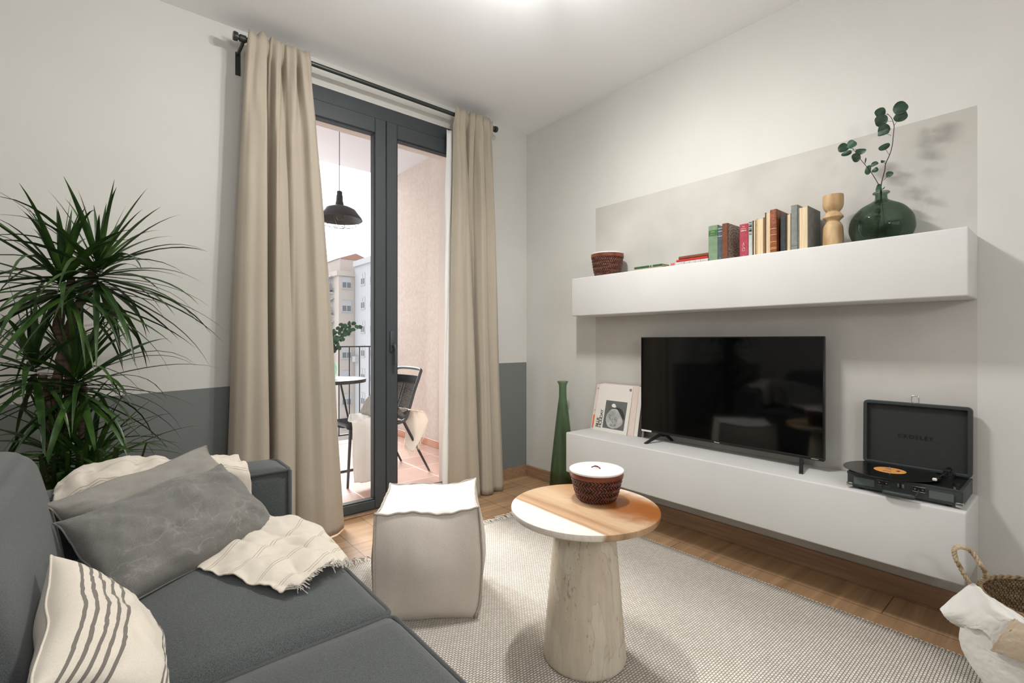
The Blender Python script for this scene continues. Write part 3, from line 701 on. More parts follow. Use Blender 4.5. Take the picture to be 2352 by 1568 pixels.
# ================================================================ TURNTABLE
py0, py1 = .262, .597; PXF, PXB = 2.222, 2.452
tt = thing('record_player', 'open black suitcase record player on the right end of the bench', 'record player', (PXF, (py0 + py1) / 2, ZB))
hw = (py1 - py0) / 2; D = PXB - PXF
for yy in (-hw + .04, hw - .04):
    for xx in (.03, D - .03):
        bm = newbm(); lathe(bm, [(.009, 0), (.010, .008)], 16, (xx, yy, 0), None, 1, 1, True, True); obj('rubber_foot', bm, M['black'], tt)
Z0, Z1 = .008, .062
bm = newbm()
box2(bm, (0, -hw, Z0), (D, hw, Z1), .008, 3)
obj('case', bm, M['vinylcase'], tt, smooth='auto')
bm = newbm(); box2(bm, (.010, -hw + .010, Z1 - .004), (D - .008, hw - .010, Z1 + .0012)); obj('deck', bm, M['black'], tt)
bm = newbm()
rim = .004
for a, b in (((.0, -hw), (.010, hw)), ((D - .008, -hw), (D, hw)), ((.010, -hw), (D - .008, -hw + .010)), ((.010, hw - .010), (D - .008, hw))):
    box2(bm, (a[0], a[1], Z1 - .006), (b[0], b[1], Z1 + rim), .0015, 1)
obj('case_rim', bm, M['vinylcase'], tt, smooth='auto')
for s in (1, -1):
    bm = newbm(); box2(bm, (-.0012, s * .112 - .034, .020), (.002, s * .112 + .034, .050), .0015, 1); g = obj('speaker_grille', bm, M['mesh'], tt)
    bm = newbm(); tube(bm, [(-.0015, s * .112 + a * .035, .035 + b * .0162) for a, b in ((-1, -.7), (-.93, -1), (.93, -1), (1, -.7), (1, .7), (.93, 1), (-.93, 1), (-1, .7))], .0008, 6, True)
    obj('grille_edge', bm, M['rodm'], g)
    bm = newbm(); box2(bm, (-.002, s * (hw - .009) - .0105, Z0 - .001), (.014, s * (hw - .009) + .0105, Z0 + .016), .003, 2); obj('metal_corner', bm, M['chrome'], tt, smooth='auto')
for yy in (.052, -.052):
    bm = newbm(); box2(bm, (-.003, yy - .017, .037), (.001, yy + .017, .053), .001, 1); c = obj('handle_mount', bm, M['black'], tt)
    bm = newbm()
    for q in (-.011, .011): lathe(bm, [(.0034, 0), (.003, .002)], 12, (-.003, yy + q, .045), Matrix.Rotation(R(-90), 3, 'Y'), 1, 1, True, True)
    tube(bm, [(-.0035, yy + a * .0175, .045 + b * .0085) for a, b in ((-1, -1), (1, -1), (1, 1), (-1, 1))], .0008, 6, True)
    obj('rivet', bm, M['chrome'], c)
bm = newbm(); box2(bm, (-.003, -.010, .038), (.001, .010, .054), .001, 1); lc = obj('latch', bm, M['chrome'], tt)
bm = newbm(); box2(bm, (-.005, -.004, .037), (-.002, .004, .056), .001, 1); obj('latch_clip', bm, M['black'], lc)
bm = newbm()
tube(bm, catmull([(-.004, .052, .044), (-.014, .050, .034), (-.026, .046, .024), (-.032, .036, .020)], 5), .0022, 8)
tube(bm, catmull([(-.004, -.052, .044), (-.014, -.050, .034), (-.026, -.046, .024), (-.032, -.036, .020)], 5), .0022, 8)
n = 16
tube(bm, [(-.032 - .002 * math.sin(math.pi * i / n), .047 - .094 * i / n, .020) for i in range(n + 1)], [.006 if i in (0, n) else .0095 for i in range(n + 1)], 14)
obj('carry_handle', bm, M['vinylcase'], tt, smooth='auto')
# turntable platter and spindle
RCX, RCY = .098, .0525
bm = newbm(); lathe(bm, [(.0001, Z1 + .001), (.10, Z1 + .001), (.10, Z1 + .010), (.0001, Z1 + .010)], 48, (RCX, RCY, 0)); obj('platter', bm, M['black'], tt, smooth='auto')
bm = newbm(); lathe(bm, [(.0035, Z1 + .010), (.0035, Z1 + .024), (.0001, Z1 + .026)], 12, (RCX, RCY, 0)); obj('spindle', bm, M['chrome'], tt, smooth='auto')
# tonearm base, arm, knob
bm = newbm()
bx_, by_ = .175, -.105
lathe(bm, [(.019, Z1 + .001), (.019, Z1 + .012), (.013, Z1 + .014), (.013, Z1 + .026), (.0001, Z1 + .027)], 24, (bx_, by_, 0))
bbox(bm, (bx_, by_, Z1 + .029), (.024, .018, .014), None, .003)
tube(bm, [(bx_ + .022, by_, Z1 + .029), (bx_, by_, Z1 + .029), (bx_ - .05, by_ + .003, Z1 + .026), (bx_ - .105, by_ + .012, Z1 + .024)], .0034, 8)
bbox(bm, (bx_ - .115, by_ + .014, Z1 + .021), (.026, .012, .010), None, .002)
lathe(bm, [(.009, -.008), (.009, .008)], 16, (bx_ + .026, by_, Z1 + .029), Matrix.Rotation(R(90), 3, 'Y'), 1, 1, True, True)
ta = obj('tonearm', bm, M['black'], tt, smooth='auto')
bm = newbm(); bbox(bm, (bx_ - .131, by_ + .017, Z1 + .018), (.010, .013, .010), None, .003); o = obj('cartridge', bm, M['white'], ta); o['label'] = 'white stylus cartridge'
bm = newbm(); lathe(bm, [(.010, Z1 + .001), (.009, Z1 + .012), (.0001, Z1 + .0125)], 20, (.075, -.142, 0)); obj('volume_knob', bm, M['black'], tt, smooth='auto')
bm = newbm(); lathe(bm, [(.004, Z1 + .001), (.004, Z1 + .006), (.0001, Z1 + .0065)], 14, (.035, -.142, 0)); obj('switch', bm, M['chrome'], tt, smooth='auto')
# lid leaning open against the wall
lidr = R(4)
bm = newbm()
lh = .262; lt = .026
box2(bm, (lt - .004, -hw + .006, .006), (lt, hw - .006, lh - .006), .001, 1)
def frame_sweep(bm, hy_, z0_, z1_, r_, wd, x0_, x1_, n_=6):
    loop = []
    for cy_, cz_, a0 in ((hy_ - r_, z1_ - r_, 0), (-hy_ + r_, z1_ - r_, 90), (-hy_ + r_, z0_ + r_, 180), (hy_ - r_, z0_ + r_, 270)):
        for i in range(n_ + 1):
            a_ = R(a0 + 90 * i / n_); loop.append((cy_, cz_, math.cos(a_), math.sin(a_)))
    rings = []
    for cy_, cz_, c_, s_ in loop:
        def q(rr_, x): return bm.verts.new((x, cy_ + c_ * rr_, cz_ + s_ * rr_))
        ri = max(r_ - wd, .001)
        rings.append([q(r_ - .003, x0_), q(r_, x0_ + .003), q(r_, x1_ - .002), q(r_ - .002, x1_), q(ri, x1_), q(ri, x0_ + .002), q(ri + .002, x0_)])
    m_ = len(rings)
    for i in range(m_):
        A, B_ = rings[i], rings[(i + 1) % m_]
        for k__ in range(7): bm.faces.new((A[k__], A[(k__ + 1) % 7], B_[(k__ + 1) % 7], B_[k__]))
frame_sweep(bm, hw, 0, lh, .016, .013, 0, lt)
lid = obj('lid', bm, M['vinylcase'], tt, smooth='auto'); lid.location = (D - .018, 0, Z1 + .0055); lid.rotation_euler = (0, R(1.5), 0)
bm = newbm(); box2(bm, (lt - .0065, -hw + .013, .013), (lt - .004, hw - .013, lh - .013)); li = obj('lid_lining', bm, mat('lid_lining_cloth', rgb(38, 40, 38), .75, bump=.2, bscale=300), lid)
textmesh('CROSLEY', .021, 'lettering', M['black'], lid, onfront(lt - .0066, .0, .125), .0006, 'CENTER', 1.35, .0006)
bm = newbm(); tube(bm, catmull([(.012, -.011, lh), (.012, -.011, lh + .022), (.012, -.007, lh + .028), (.012, .007, lh + .028), (.012, .011, lh + .022), (.012, .011, lh)], 5), .0026, 8)
bbox(bm, (.012, 0, lh + .001), (.010, .016, .006), None, .001)
obj('lid_clasp', bm, M['chrome'], lid, smooth='auto')
rec = thing('vinyl_record', 'black vinyl record with orange label lying on the open record player', 'record', (PXF + RCX, (py0 + py1) / 2 + RCY, ZB + Z1 + .0105))
bm = newbm(); lathe(bm, [(.0036, 0), (.148, 0), (.149, .0008), (.148, .0016), (.0036, .0016), (.0036, 0)], 96); obj('disc', bm, M['rec'], rec, smooth='auto')
bm = newbm(); lathe(bm, [(.0036, .0016), (.05, .0016), (.05, .0021), (.0036, .0021)], 64); lb = obj('label_paper', bm, M['reclabel'], rec, smooth='auto'); lb['label'] = 'round orange paper label'
for c_, q_ in (((-.024, .004, .0022), (.006, .026, .0003)), ((.02, .012, .0022), (.006, .012, .0003)), ((.006, -.025, .0022), (.018, .010, .0003))):
    bm = newbm(); bbox(bm, c_, q_); obj('label_print', bm, M['ink'], lb)

# ================================================================ BOOKS ON THE SHELF
SX = 2.31
def cloth(n, c, **k): return mat(n, rgb(*c), k.pop('rough', .75), bump=.15, bscale=400, col2=rgb(*[max(0, v - 14) for v in c]), nscale=40, **k)
def book(label, cover, y1, y0, ztop, x0=SX, depth=.13, paper=True, spine_front=True, group='upright books on the shelf', hard=.0025, xtra=None):
    """upright book; spine_front: spine to the room, otherwise the page edge"""
    w = y1 - y0; h = ztop - ZS
    b = thing('book', label, 'book', (x0, (y0 + y1) / 2, ZS), 0, group)
    bm = newbm(); t = hard; e = .003
    if spine_front:
        # rounded spine joined to two boards
        n = 6; pr = []
        for i in range(n + 1):
            a = -math.pi / 2 + math.pi * i / n
            pr.append((-.004 * math.cos(a) + .0, (w / 2) * math.sin(a)))
        prism(bm, pr + [(.006, w / 2), (.006, -w / 2)], h, 'z', 0)
        box2(bm, (.004, -w / 2, 0), (depth, -w / 2 + t, h)); box2(bm, (.004, w / 2 - t, 0), (depth, w / 2, h))
    else:
        box2(bm, (0, -w / 2, 0), (depth, -w / 2 + t, h)); box2(bm, (0, w / 2 - t, 0), (depth, w / 2, h)); box2(bm, (depth - t, -w / 2, 0), (depth, w / 2, h))
    obj('cover', bm, cover, b)
    bm = newbm(); box2(bm, (.006 if spine_front else .004, -w / 2 + t, .002), (depth - .004, w / 2 - t, h - e)); obj('pages', bm, M['paper'], b)
    return b, w, h
def band(b, w, z0, z1, m, nm='spine_band', bulge=.0052, k=1.0):
    bm = newbm(); n = 6; pr = []
    for i in range(n + 1):
        a = -math.pi / 2 + math.pi * i / n
        pr.append((-bulge * math.cos(a), (w / 2 * k) * math.sin(a)))
    prism(bm, pr + [(.001, w / 2 * k), (.001, -w / 2 * k)], z1 - z0, 'z', z0); return obj(nm, bm, m, b)
def stext(b, txt, size, z, m): # horizontal words on the spine
    return textmesh(txt, size, 'spine_lettering', m, b, onfront(-.0056, 0, z), .0002, 'CENTER')
def zt(px, py, X=SX): return P_x(px, py, X).z
def yy(px, X=SX): return P_x(px, 600, X).y
G1 = cloth('green_book_cloth', (118, 142, 112))
b, w, h = book('pale green cloth book with a darker green title band', G1, yy(1627.5), yy(1648.5), zt(1638, 518)); band(b, w, h - .052, h - .024, cloth('dark_green_band', (56, 112, 70))); stext(b, 'OBRAS', .0075, h - .033, M['gold']); stext(b, 'SELECTAS', .005, h - .044, M['gold'])
G2 = cloth('slate_book_cloth', (74, 86, 94))
b, w, h = book('slim slate blue book right of the pale green one', G2, yy(1648.8), yy(1661), zt(1655, 519.5))
for z in (h - .012, h - .026, h - .05): band(b, w, z, z + .0015, M['white'], 'spine_line', .0046)
stext(b, 'I', .008, .012, M['white'])
G3 = cloth('brown_book_cloth', (112, 66, 42))
b, w, h = book('brown leather book with ornate patterned front cover', G3, yy(1661.6), yy(1674.5), zt(1668, 514), 2.298, .14)
def ornate():
    m = mat('ornate_cover_print', rgb(150, 140, 122), .6); nt = m.node_tree; p = nt.nodes['Principled BSDF']; L = nt.links
    tc = N(nt, 'ShaderNodeTexCoord'); v = N(nt, 'ShaderNodeTexVoronoi', feature='DISTANCE_TO_EDGE'); v.inputs['Scale'].default_value = 120; L.new(tc.outputs['Object'], v.inputs[0])
    w_ = N(nt, 'ShaderNodeTexWave', wave_type='RINGS', rings_direction='Y'); w_.inputs['Scale'].default_value = 22; w_.inputs['Distortion'].default_value = 6; w_.inputs['Detail Scale'].default_value = 8; L.new(tc.outputs['Object'], w_.inputs[0])
    r = N(nt, 'ShaderNodeMath', operation='GREATER_THAN'); r.inputs[1].default_value = .06; L.new(v.outputs[0], r.inputs[0])
    g = N(nt, 'ShaderNodeMath', operation='GREATER_THAN'); g.inputs[1].default_value = .45; L.new(w_.outputs['Fac'], g.inputs[0])
    a = N(nt, 'ShaderNodeMath', operation='MULTIPLY'); L.new(r.outputs[0], a.inputs[0]); L.new(g.outputs[0], a.inputs[1])
    mx = N(nt, 'ShaderNodeMix', data_type='RGBA'); L.new(a.outputs[0], mx.inputs[0]); mx.inputs[6].default_value = rgb(168, 158, 140); mx.inputs[7].default_value = rgb(58, 52, 46)
    L.new(mx.outputs[2], p.inputs['Base Color']); return m
bm = newbm(); box2(bm, (.004, -w / 2 - .0006, .002), (.138, -w / 2, h - .002)); bmesh.ops.translate(bm, verts=bm.verts[:], vec=(-.07, 0, -h / 2)); o = obj('patterned_cover', bm, ornate(), b); o.location = (.07, 0, h / 2)
G4 = cloth('raspberry_book_cloth', (168, 62, 78))
b, w, h = book('raspberry red book with OBRAS lettered on the spine', G4, yy(1699), yy(1719), zt(1709, 514.5)); stext(b, 'OBRAS', .0085, h - .032, M['white']); stext(b, 'COMPLETAS', .0046, h - .022, M['white']); stext(b, 'MARK', .005, h - .013, M['white'])
bm = newbm()
for q in (((0, .07), (.003, .052)), ((.003, .052), (-.003, .04)), ((0, .07), (-.004, .055)), ((-.005, .048), (-.006, .034)), ((.004, .045), (.006, .034)), ((-.007, .03), (.007, .031))): tube(bm, [(-.0056, q[0][0], q[0][1]), (-.0056, q[1][0], q[1][1])], .0005, 5)
obj('spine_emblem', bm, M['white'], b)
stext(b, '..', .012, .012, M['white'])
G5 = cloth('pale_grey_book_cloth', (188, 192, 188))
b, w, h = book('slim pale grey book with black marks down the spine', G5, yy(1719.6), yy(1728.5), zt(1724, 508))
for z, q in ((h - .008, .004), (h - .016, .003), (h - .028, .009), (h - .036, .003), (h - .05, .011), (h - .058, .002), (h - .064, .003)): band(b, w, z, z + q, M['ink'], 'spine_mark', .0046, .9)
DK = cloth('dark_brown_board', (70, 54, 42)); CR = cloth('cream_board', (206, 186, 152)); TN = cloth('tan_board', (150, 118, 80))
book('thin dark covered book turned page edge outward, left of the tall cream pages', DK, yy(1729), yy(1736.4), zt(1732, 506), spine_front=False)
book('thick book turned page edge outward with cream boards', CR, yy(1736.8), yy(1752.8), zt(1745, 501), spine_front=False)
book('thin tan book turned page edge outward beside the tall page block', TN, yy(1753), yy(1757), zt(1755, 499), spine_front=False)
book('tall book turned page edge outward, left of the gilded leather book', DK, yy(1757.2), yy(1770), zt(1764, 487), spine_front=False)
G6 = mat('gilded_brown_leather', rgb(146, 78, 38), .4, col2=rgb(110, 52, 26), nscale=30, bump=.2, bscale=120)
b, w, h = book('tall brown leather book with gold bands on a rounded spine', G6, yy(1771), yy(1786), zt(1778, 482), 2.30, .15)
for z in (.018, .024, .05, .082, .11): band(b, w, z, z + .0022, M['gold'], 'gold_band', .0058)
G7 = cloth('charcoal_book_cloth', (56, 62, 62))
book('low charcoal book between the gilded leather book and cream pages', G7, yy(1791), yy(1805), zt(1798, 493), 2.318, .12)
book('book turned page edge outward, left of the tallest grey one', DK, yy(1805.6), yy(1817), zt(1811, 490.5), spine_front=False)
G8 = cloth('grey_green_book_cloth', (128, 134, 128))
b, w, h = book('tallest grey green cloth book', G8, yy(1819), yy(1834), zt(1827, 472), 2.30, .16); band(b, w, .02, .021, M['ink'], 'spine_line', .0045)
G9 = cloth('grey_book_board', (122, 124, 120))
book('wide grey covered book turned page edge outward at the right end of the row', G9, yy(1834.6), yy(1857.5), zt(1846, 475), 2.302, .15, spine_front=False)
# lying books
def lying(label, cover, y0, y1, z, t, x0, dx, paper_side=None, group='books lying flat on the shelf'):
    b = thing('book', label, 'book', (x0, (y0 + y1) / 2, z), 0, group); hw_ = (y1 - y0) / 2
    bm = newbm(); c = .002
    box2(bm, (0, -hw_, 0), (dx, hw_, c)); box2(bm, (0, -hw_, t - c), (dx, hw_, t)); 
    if paper_side: box2(bm, (dx - c, -hw_, 0), (dx, hw_, t))
    else: prism(bm, [(c, 0), (-.003, t * .2), (-.004, t * .5), (-.003, t * .8), (c, t)], 2 * hw_, 'y', -hw_)
    obj('cover', bm, cover, b)
    bm = newbm(); box2(bm, (.003, -hw_ + .003, c), (dx - .003, hw_ - .003, t - c)); obj('pages', bm, M['paper'], b)
    return b, hw_
RS = cloth('red_board', (190, 44, 42)); STR = cloth('grey_board', (188, 188, 182)); 
X2 = 2.31
ya, yb = yy(1628, X2) + .003, yy(1538, X2)
t1 = .0205
b, q = lying('grey book with red end bands at the bottom of the right lying stack', STR, ya, yb, ZS, t1, X2, .12)
bm = newbm(); prism(bm, [(.001, 0), (-.0038, t1 * .2), (-.0048, t1 * .5), (-.0038, t1 * .8), (.001, t1)], .026, 'y', q - .034); obj('red_spine_label', bm, RS, b)
for k in (-.05, -.02, .01, .04):
    bm = newbm(); prism(bm, [(.001, 0), (-.0038, t1 * .2), (-.0048, t1 * .5), (-.0038, t1 * .8), (.001, t1)], .0015, 'y', k - .02); obj('spine_line', bm, RS, b)
for k in (q - .030, q - .022, q - .014):
    bm = newbm(); prism(bm, [(.001, 0), (-.0042, t1 * .2), (-.0052, t1 * .5), (-.0042, t1 * .8), (.001, t1)], .0012, 'y', k); obj('spine_line', bm, M['white'], b)
lying('red book in the middle of the right lying stack', RS, ya + .002, yy(1553, X2), ZS + t1, .0125, X2 + .004, .115)
lying('brown book with exposed page edge on top of the right lying stack', cloth('dark_tan', (116, 70, 44)), ya - .0, yy(1558, X2), ZS + t1 + .0125, .0165, X2 + .006, .115)
ya, yb = yy(1520, X2), yy(1455, X2)
lying('beige book at the bottom of the low lying pair', cloth('beige_board', (198, 180, 152)), ya, yb, ZS, .013, X2, .12, True)
GD = cloth('deep_green_board', (34, 92, 62))
b, q = lying('deep green book on top of the low lying pair', GD, ya + .002, yb - .006, ZS + .013, .0125, X2 + .002, .12)
for k in (-.035, -.028, -.015):
    bm = newbm(); prism(bm, [(.001, 0), (-.0038, .002), (-.0048, .006), (-.0038, .0105), (.001, .0125)], .0015, 'y', k); obj('spine_line', bm, M['white'], b)

# ================================================================ TURNED WOODEN CANDLESTICK
cp = P_x(1913.5, 450, 2.36); hC = cp.z + .002 - ZS
ca = thing('candle_holder', 'turned light wooden candle holder standing between books and green vase', 'candle holder', (2.36, cp.y, ZS))
k = hC; r = .0375
prof = [(.0001, 0), (r * .96, 0), (r * .99, .01), (r, k * .25), (r * .93, k * .40), (r * .7, k * .475), (r * .64, k * .50), (r * .75, k * .53), (r * .98, k * .565), (r * 1.0, k * .585), (r * .88, k * .62), (r * .68, k * .665), (r * .68, k * .69), (r * .86, k * .735), (r * .99, k * .79), (r * 1.02, k * .85), (r * 1.02, k * .97), (r * 1.0, k), (r * .6, k), (r * .58, k - .02), (.0001, k - .02)]
pp = catmull([(a, b_, 0) for a, b_ in prof[1:16]], 4)
bm = newbm(); lathe(bm, [prof[0]] + [(p.x, p.y) for p in pp] + prof[16:], 48); obj('turned_body', bm, M['turned'], ca, smooth='auto')

# ================================================================ WICKER BOWLS
def wicker(root, r0, r1, h, m, rimm, lidded=False):
    """herringbone plaited bowl"""
    bm = newbm(); n = 44; rowsN = 7; prof = []
    def rad(t): return r0 + (r1 - r0) * (t ** .55)
    lathe(bm, [(.0001, .001), (r0 * .9, .001)] + [(rad(t / 12) - .004, h * .86 * t / 12 + .002) for t in range(13)], 48)
    obj('inner_wall', bm, mat('wicker_inner', rgb(60, 32, 24), .7), root, smooth='auto')
    bm = newbm(); lay = None
    for j in range(rowsN):
        z0 = h * .86 * j / rowsN; z1 = h * .86 * (j + 1) / rowsN; sgn = 1 if j % 2 else -1
        for i in range(n):
            a0 = 2 * math.pi * (i) / n; a1 = a0 + sgn * 2 * math.pi / n * 1.05
            w_ = 2 * math.pi / n * .36
            t0, t1_ = max(z0 / (h * .86), .02), z1 / (h * .86); ra, rb = rad(t0), rad(t1_)
            vs = []
            for (a, r_, z) in ((a0 - w_, ra, z0), (a0 + w_, ra, z0), (a1 + w_, rb, z1 + .0005), (a1 - w_, rb, z1 + .0005)):
                vs.append(bm.verts.new((r_ * math.cos(a), r_ * math.sin(a), z + .001)))
            am = (a0 + a1) / 2; rm = (ra + rb) / 2 + .0028; zm = (z0 + z1) / 2
            c = bm.verts.new((rm * math.cos(am), rm * math.sin(am), zm + .001))
            for k_ in range(4): bm.faces.new((vs[k_], vs[(k_ + 1) % 4], c))
    o = obj('woven_side', bm, m, root)
    bm = newbm(); lathe(bm, [(r1 - .004, h * .84), (r1 + .003, h * .84), (r1 + .0045, h * .9), (r1 + .003, h), (r1 - .003, h), (r1 - .004, h * .84)], 64); obj('rim', bm, rimm, root, smooth='auto')
bp = P_x(1395, 600, 2.36)
wb1 = thing('wicker_bowl', 'open brown wicker bowl at the left end of the shelf', 'bowl', (2.36, bp.y, ZS))
zr = P_x(1395, 580, 2.30).z - ZS
wicker(wb1, .072, .096, zr, M['wicker'], M['wickerrim'])
bm = newbm(); lathe(bm, [(.084, zr), (.100, zr), (.101, zr + .004), (.098, zr + .006), (.084, zr + .006), (.084, zr)], 64); o = obj('pale_edge', bm, M['lid'], wb1, smooth='auto'); o['label'] = 'cream lid edge on the rim'
bm = newbm(); lathe(bm, [(.0001, zr + .001), (.0845, zr + .001), (.0845, zr + .005), (.0001, zr + .005)], 64); o = obj('flat_lid', bm, M['lid'], wb1, smooth='auto')

# ================================================================ ROUND GREEN VASE WITH EUCALYPTUS
def leafdisc(bm, c, rx, ry, tilt, nrm, seed=0):
    nrm = Vector(nrm).normalized(); u = Vector((0, -1, 0)); u = (u - nrm * u.dot(nrm)).normalized(); w_ = nrm.cross(u)
    ca_, sa = math.cos(tilt), math.sin(tilt); U = u * ca_ + w_ * sa; Wv = w_ * ca_ - u * sa
    n = 18; cen = bm.verts.new(Vector(c) - nrm * .0); ring = []; mid = []
    for i in range(n):
        a = 2 * math.pi * i / n; q = 1 - .10 * math.cos(a) ** 8 + .03 * math.sin(3 * a + seed)
        ring.append(bm.verts.new(Vector(c) + U * rx * q * math.cos(a) + Wv * ry * q * math.sin(a) + nrm * .0035 * math.cos(2 * a + seed)))
        mid.append(bm.verts.new(Vector(c) + (U * rx * math.cos(a) + Wv * ry * math.sin(a)) * .55 - nrm * .002 * abs(math.sin(a))))
    for i in range(n):
        k_ = (i + 1) % n
        bm.faces.new((cen, mid[i], mid[k_])); bm.faces.new((mid[i], ring[i], ring[k_], mid[k_]))
def glassvase(root, prof, m, wall=.003, sx=1, sy=1, seg=64, nm='glass_body'):
    outer = [(p.x, p.y) for p in catmull([(a, b_, 0) for a, b_ in prof], 5)]
    inner = [(max(r - wall, .0005), max(z, wall * 1.6)) for r, z in outer]
    inner = [q for q in inner if True]
    bm = newbm(); lathe(bm, [(.0002, 0)] + outer + list(reversed(inner)) + [(.0002, wall * 1.6)], seg, (0, 0, 0), None, sx, sy)
    bmesh.ops.remove_doubles(bm, verts=bm.verts[:], dist=.00012)
    return obj(nm, bm, m, root, smooth=True)
gx = 2.378; gp = P_x(2024, 600, gx)
gv = thing('glass_vase', 'round dark green glass vase on the shelf beside the candle holder', 'vase', (gx, gp.y, ZS))
topz = P_x(2022, 441, gx).z - ZS; rr = .108
prof = [(rr * .72, 0), (rr * .86, .010), (rr * .98, topz * .2), (rr, topz * .32), (rr * .93, topz * .50), (rr * .68, topz * .68), (rr * .34, topz * .79), (.0225, topz * .84), (.020, topz * .90), (.021, topz * .955), (.0275, topz * .965), (.0285, topz * .985), (.025, topz)]
glassvase(gv, prof, M['gdark'], .0028)
sprig = thing('eucalyptus_sprig', 'eucalyptus sprig with round dark leaves in the dark green vase', 'plant', (gx, gp.y, ZS))
O = Vector((gx, gp.y, ZS))
def zz(zx, zy, X=gx): return P_x(1900 + zx / 4.354, 210 + zy / 4.354, X) - O
st1 = [Vector((.03, .02, .012)), Vector((.005, .01, topz * .5)), Vector((0, 0, topz * .93))] + [zz(x_, y_, gx - .02 - .03 * i / 9) for i, (x_, y_) in enumerate([(540, 930), (575, 790), (585, 720), (625, 630), (650, 540), (665, 400), (668, 340), (645, 270), (600, 220)])]
st2 = [Vector((-.02, -.02, .02)), Vector((-.003, 0, topz * .93))] + [zz(x_, y_, gx - .02 - .012 * i) for i, (x_, y_) in enumerate([(515, 935), (440, 810), (385, 740), (335, 680), (265, 585), (225, 560)])]
bm = newbm()
c1 = catmull(st1, 5); tube(bm, c1, [.0022 - .0012 * i / len(c1) for i in range(len(c1))], 6)
c2 = catmull(st2, 5); tube(bm, c2, [.0019 - .0011 * i / len(c2) for i in range(len(c2))], 6)
LV = [(530, 210, 60, 46, .3, 0, (610, 235)), (540, 290, 72, 56, .1, 1, (650, 300)), (568, 375, 70, 52, -.1, 0, (640, 372)), (560, 410, 66, 36, -.05, 1, (640, 440)), (730, 165, 82, 60, .5, 1, (660, 270)), (735, 250, 78, 48, .35, 0, (668, 340)), (570, 555, 66, 28, .3, 0, (620, 635)), (557, 698, 25, 14, 0, 0, (585, 725)), (623, 828, 43, 31, 0, 0, (560, 890)), (512, 965, 30, 38, -.3, 2, (530, 935)), (160, 565, 58, 48, .4, 1, (240, 570)), (240, 530, 56, 46, .8, 2, (265, 585)), (195, 618, 60, 24, .1, 0, (265, 590)), (335, 598, 60, 31, -.15, 0, (270, 575)), (290, 660, 48, 46, .3, 1, (330, 680)), (383, 690, 8, 26, -.2, 0, (378, 730)), (470, 728, 46, 24, .35, 1, (405, 750)), (408, 785, 34, 46, -.2, 2, (425, 800)), (478, 785, 38, 23, .4, 0, (440, 812)), (562, 965, 24, 5, .7, 0, (540, 990))]
for (x_, y_, a_, b_, t_, k_, at) in LV:
    tube(bm, [zz(x_, y_, gx - .04), zz(at[0], at[1], gx - .03)], .0007, 5)
obj('stems', bm, M['twig'], sprig, smooth=True)
rnd = random.Random(4)
bm = newbm(); bm2 = newbm()
for i, (x_, y_, a_, b_, t_, k_, at) in enumerate(LV):
    s_ = .0004015
    sc_ = (P_x(1900 + x_ / 4.354, 300, gx - .04) - P_x(1900 + (x_ + 100) / 4.354, 300, gx - .04)).length / 100
    zl = (P_x(2000, 210 + y_ / 4.354, gx) - P_x(2000, 210 + (y_ + 100) / 4.354, gx)).length / 100
    nr = Vector((-1, rnd.uniform(-.5, .1), rnd.uniform(-.3, .3)))
    leafdisc(bm2 if k_ == 2 else bm, zz(x_, y_, gx - .045 + .004 * (i % 3)), a_ * sc_ * .95, b_ * zl, -t_ * -1, nr, i)
for (x_, y_) in ((515, 1150), (520, 1215), (505, 1270)):
    leafdisc(bm, Vector((0, .012, topz * (.80 - (y_ - 1150) / 400))), .012, .011, .2, (-1, 0, .1), x_)
obj('leaves', bm, M['leafeuc'], sprig, smooth=True); o = obj('pale_leaves', bm2, M['leafeucl'], sprig, smooth=True); o['label'] = 'lighter green leaves'

# ================================================================ TALL GREEN BOTTLE VASE
tv2 = thing('floor_vase', 'tall slim green glass bottle vase on the floor beside the bench', 'vase', (2.355, 2.272, .0))
tv2.location.z = 0
prof = [(.085, 0), (.092, .01), (.091, .06), (.084, .16), (.070, .30), (.052, .46), (.036, .60), (.0275, .66), (.026, .70), (.0265, .745), (.034, .765), (.0375, .772), (.036, .776)]
glassvase(tv2, prof, M['gmid'], .0035, nm='glass_bottle')

# ================================================================ SIDE TABLE
TCx, TCy = 1.206, 1.064
tb = thing('side_table', 'round wooden side table with tapered pale wood pedestal on the rug', 'table', (TCx, TCy, .0115))
bm = newbm(); lathe(bm, [(.0001, 0), (.13, 0), (.1345, .004), (.136, .012), (.1345, .03), (.0985, .45), (.0965, .4715), (.0001, .4715)], 64); obj('pedestal', bm, M['legwood'], tb, smooth='auto')
bm = newbm(); lathe(bm, [(.0001, .4715), (.236, .4715), (.2405, .474), (.2425, .478), (.2435, .489), (.2425, .4925), (.240, .4935), (.0001, .4935)], 96); obj('tabletop', bm, M['acacia'], tb, smooth='auto')
wl = thing('lidded_wicker_bowl', 'brown wicker bowl with flat white lid standing on the side table', 'bowl', (1.29, 1.083, .5055))
wicker(wl, .060, .088, .097, M['wicker'], M['wickerrim'])
bm = newbm(); lathe(bm, [(.0001, .0975), (.091, .0975), (.093, .100), (.093, .104), (.0905, .1055), (.0001, .1055)], 64); l_ = obj('lid', bm, M['lid'], wl, smooth='auto')
bm = newbm(); tube(bm, catmull([(.004, -.014, .106), (.002, -.006, .111), (-.002, .006, .112), (-.008, .016, .107)], 5), [.0022] * 6 + [.003] * 5 + [.002] * 5, 8); obj('pull_loop', bm, M['leather'], l_, smooth=True)

